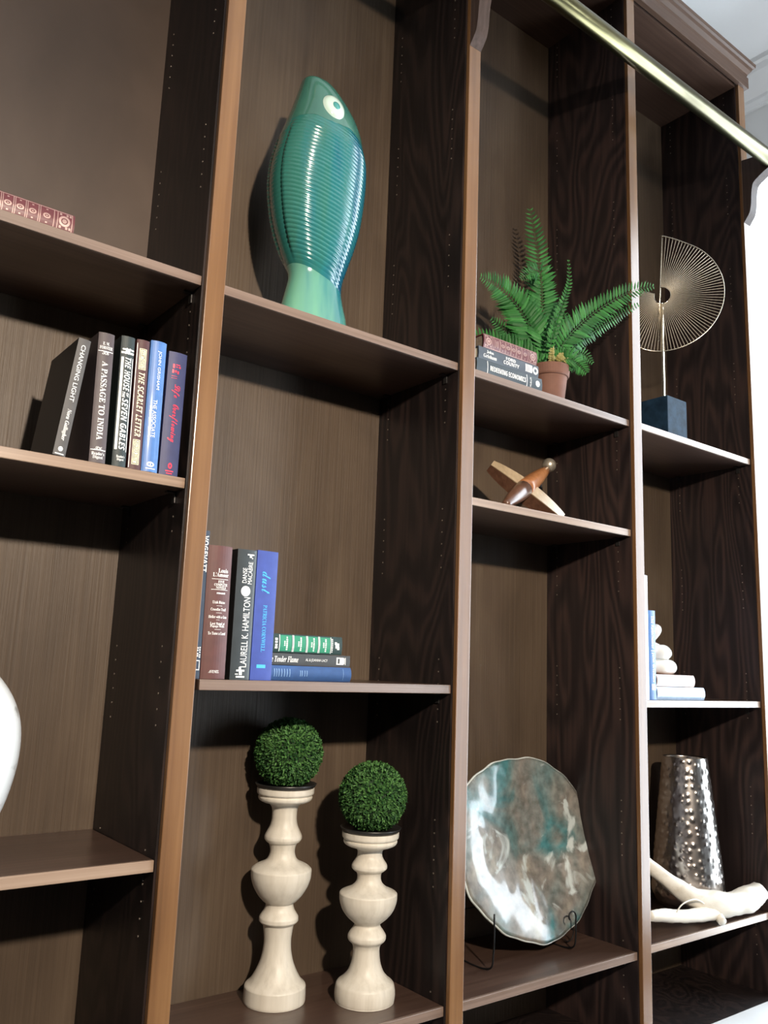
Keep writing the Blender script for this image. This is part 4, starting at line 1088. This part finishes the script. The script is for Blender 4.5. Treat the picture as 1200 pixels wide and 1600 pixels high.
for k in range(NW):
    a = 88 - (266) * k / (NW - 1)
    p0 = fan_pt(a, RI); p1 = fan_pt(a, outer_r(a))
    if me_w is None:
        bm = bmesh.new(); tube(bm, [(0, 0, 0), (0, 0, 1)], 0.0009, 6)
        o = mesh_obj('wire', bm, 'fan_wire', fan); me_w = o.data
    else:
        o = bpy.data.objects.new('wire', me_w); C.objects.link(o); o.parent = fan
    dv = p1 - p0
    o.location = p0; o.rotation_mode = 'QUATERNION'; o.rotation_quaternion = Vector((0, 0, 1)).rotation_difference(dv.normalized())
    o.scale = (1, 1, dv.length)
bm = bmesh.new(); tube(bm, [fc + uu * 0.006 + vv * 0.200, fc + uu * -0.003 + vv * 0.03, fc + uu * -0.012 - vv * 0.150], [0.0018, 0.0024, 0.0014], 8)
mesh_obj('edge_bar', bm, 'pale_brass', fan, True)

# ------------------------------------------------------------------ white ceramic knot on the flat books
KZ = z4 + 0.0370 + 0.0325 + 0.0006
knot = thing('ceramic_knot', 'glossy white ceramic looped knot resting on the tan book', 'ornament', (2.085, 0.075, KZ))
bm = bmesh.new()
pts = [(-0.045, 0.0, 0.024), (-0.01, -0.022, 0.021), (0.035, -0.020, 0.022), (0.052, 0.004, 0.026), (0.035, 0.026, 0.034), (-0.01, 0.022, 0.050), (-0.035, -0.004, 0.060), (-0.012, -0.024, 0.062), (0.022, -0.014, 0.062),
       (0.030, 0.012, 0.066), (0.004, 0.022, 0.080), (-0.024, 0.008, 0.092), (-0.032, -0.012, 0.108), (-0.022, -0.018, 0.124), (-0.010, -0.004, 0.130)]
pth = smooth_path(pts, 8)
tube(bm, pth, [0.020 if i < 60 else 0.020 - 0.008 * (i - 60) / (len(pth) - 60) for i in range(len(pth))], 18, True, lambda t, a: 1 + 0.06 * math.sin(t * 40 + a * 2))
bmesh.ops.translate(bm, verts=bm.verts, vec=(0, 0, -min(v.co.z for v in bm.verts)))
mesh_obj('loops', bm, 'ceramic_white', knot, True)

# ------------------------------------------------------------------ hammered silver vase
z4c = SH['4c'] + 0.0003
VX, VY = 2.372, 0.178
vase = thing('hammered_vase', 'tapered hammered silver metal vase in the lower right bay', 'vase', (VX, VY, z4c))
random.seed(3)
HV = 0.433
def vrad(z):
    t = z / HV
    if t < 0.12: return 0.083 + 0.0225 * math.sin(t / 0.12 * PI / 2)
    return 0.1055 - 0.0395 * ((t - 0.12) / 0.88) ** 1.05
dim = []
rowsN = 19
for i in range(rowsN):
    zc_ = 0.016 + (HV - 0.03) * i / (rowsN - 1); nn = int(2 * PI * vrad(zc_) / 0.026)
    for k in range(nn): dim.append((zc_ + random.uniform(-.006, .006), 2 * PI * (k + (0.5 if i % 2 else 0)) / nn + random.uniform(-.09, .09), random.uniform(.007, .0125)))
from collections import defaultdict
db = defaultdict(list)
for q in dim: db[int(q[0] / 0.012)].append(q)
def vmod(a, z, rr):
    if z < 0.004 or z > HV - 0.006: return 0
    h = 0.0
    for bkt in range(int(z / 0.012) - 1, int(z / 0.012) + 2):
        for (dz, da, dr) in db.get(bkt, ()):
            dd_ = (a - da + PI) % (2 * PI) - PI
            ds = math.hypot(dd_ * rr, z - dz)
            if ds < dr: h = max(h, (1 - (ds / dr) ** 2) ** 2)
    return 0.0018 * h
bm = bmesh.new()
prof = [(vrad(0) - 0.01, 0.0)] + [(vrad(HV * i / 150), HV * i / 150) for i in range(151)]
R1 = lathe(bm, prof, 200, cap=False, mod=vmod)
bm.faces.new(list(reversed(R1[0])))
prin = [(vrad(HV), HV), (vrad(HV) - 0.0022, HV + 0.0006), (vrad(HV) - 0.003, HV - 0.004), (vrad(HV * .6) - 0.004, HV * .6), (vrad(0.03) - 0.006, 0.012), (0.002, 0.010)]
lathe(bm, prin, 64, cap=False)
mesh_obj('body', bm, 'hammered_silver', vase, True)

# ------------------------------------------------------------------ bleached driftwood branch
DW = thing('driftwood_branch', 'bleached forked driftwood branch lying in front of the silver vase', 'driftwood', (2.28, 0.05, z4c))
def dtube(name, pts, rads, seg=20, n=8, amp=0.17, seed=0.0):
    full = smooth_path([(x - 2.28, y - 0.05, z - z4c, r) for (x, y, z), r in zip(pts, rads)], n)
    bm = bmesh.new()
    def md(t, a): return 1 + amp * mnoise.noise(Vector((t * 7 + seed, math.cos(a) * 1.2, math.sin(a) * 1.2))) + amp * .5 * mnoise.noise(Vector((t * 22 + seed, math.cos(a) * 2.5, math.sin(a) * 2.5)))
    tube(bm, [Vector(p[:3]) for p in full], [p[3] for p in full], seg, True, md)
    zmin = min(v.co.z for v in bm.verts)
    if zmin < 0.0005:
        for v in bm.verts:
            if v.co.z < 0.0005: v.co.z = 0.0005
    return mesh_obj(name, bm, 'driftwood', DW, True)
dtube('trunk', [(2.502, .028, .882), (2.455, .030, .872), (2.385, .032, .868), (2.300, .036, .872), (2.225, .060, .893), (2.170, .090, .928), (2.118, .125, .972), (2.075, .16, 1.010)],
      [0.030, 0.036, 0.0335, 0.035, 0.028, 0.023, 0.020, 0.016], seed=1)
dtube('fork', [(2.310, .032, .862), (2.240, .035, .858), (2.150, .040, .862), (2.070, .048, .872), (2.000, .055, .880)], [0.022, 0.020, 0.0165, 0.017, 0.013], seed=5)
dtube('stub', [(2.285, .040, .858), (2.268, .012, .845), (2.262, .002, .841)], [0.014, 0.0125, 0.012], seed=9, amp=.05)
bm = bmesh.new(); tube(bm, smooth_path([(x - 2.28, y - .05, z - z4c) for x, y, z in [(2.085, .035, .868), (2.105, .030, .895), (2.140, .026, .906), (2.185, .028, .902), (2.235, .034, .880)]], 6), 0.0018, 6)
mesh_obj('tendril', bm, 'driftwood', DW, True)

# ------------------------------------------------------------------ white vase at the left edge
zl = SH['1c'] + 0.0003
wv_ = thing('white_vase', 'large white rounded ceramic vase at the left edge of the lower shelf', 'vase', (0.212, 0.148, zl))
m, nt, b = new_mat('speckled_white')
mp = coords(nt, (9, 9, 30), False)
nz = N(nt, 'ShaderNodeTexNoise'); nz.inputs['Scale'].default_value = 1; nz.inputs['Detail'].default_value = 4
nt.links.new(mp.outputs[0], nz.inputs['Vector'])
r = ramp(nt, [(0.30, (0.42, 0.41, 0.38)), (0.38, (0.85, 0.85, 0.83))])
nt.links.new(nz.outputs['Fac'], r.inputs[0]); nt.links.new(r.outputs[0], b.inputs['Base Color'])
b.inputs['Roughness'].default_value = 0.3; b.inputs['Coat Weight'].default_value = 0.4
bm = bmesh.new()
pp = smooth_path([(0.055, 0.0, 0), (0.075, 0.003, 0), (0.120, 0.03, 0), (0.152, 0.072, 0), (0.170, 0.14, 0), (0.172, 0.20, 0), (0.160, 0.245, 0), (0.134, 0.285, 0), (0.095, 0.320, 0), (0.055, 0.345, 0), (0.042, 0.365, 0), (0.046, 0.385, 0), (0.052, 0.390, 0), (0.044, 0.386, 0), (0.036, 0.365, 0), (0.03, 0.34, 0)], 5)
lathe(bm, [(p.x, p.y) for p in pp], 64)
mesh_obj('body', bm, 'speckled_white', wv_, True)
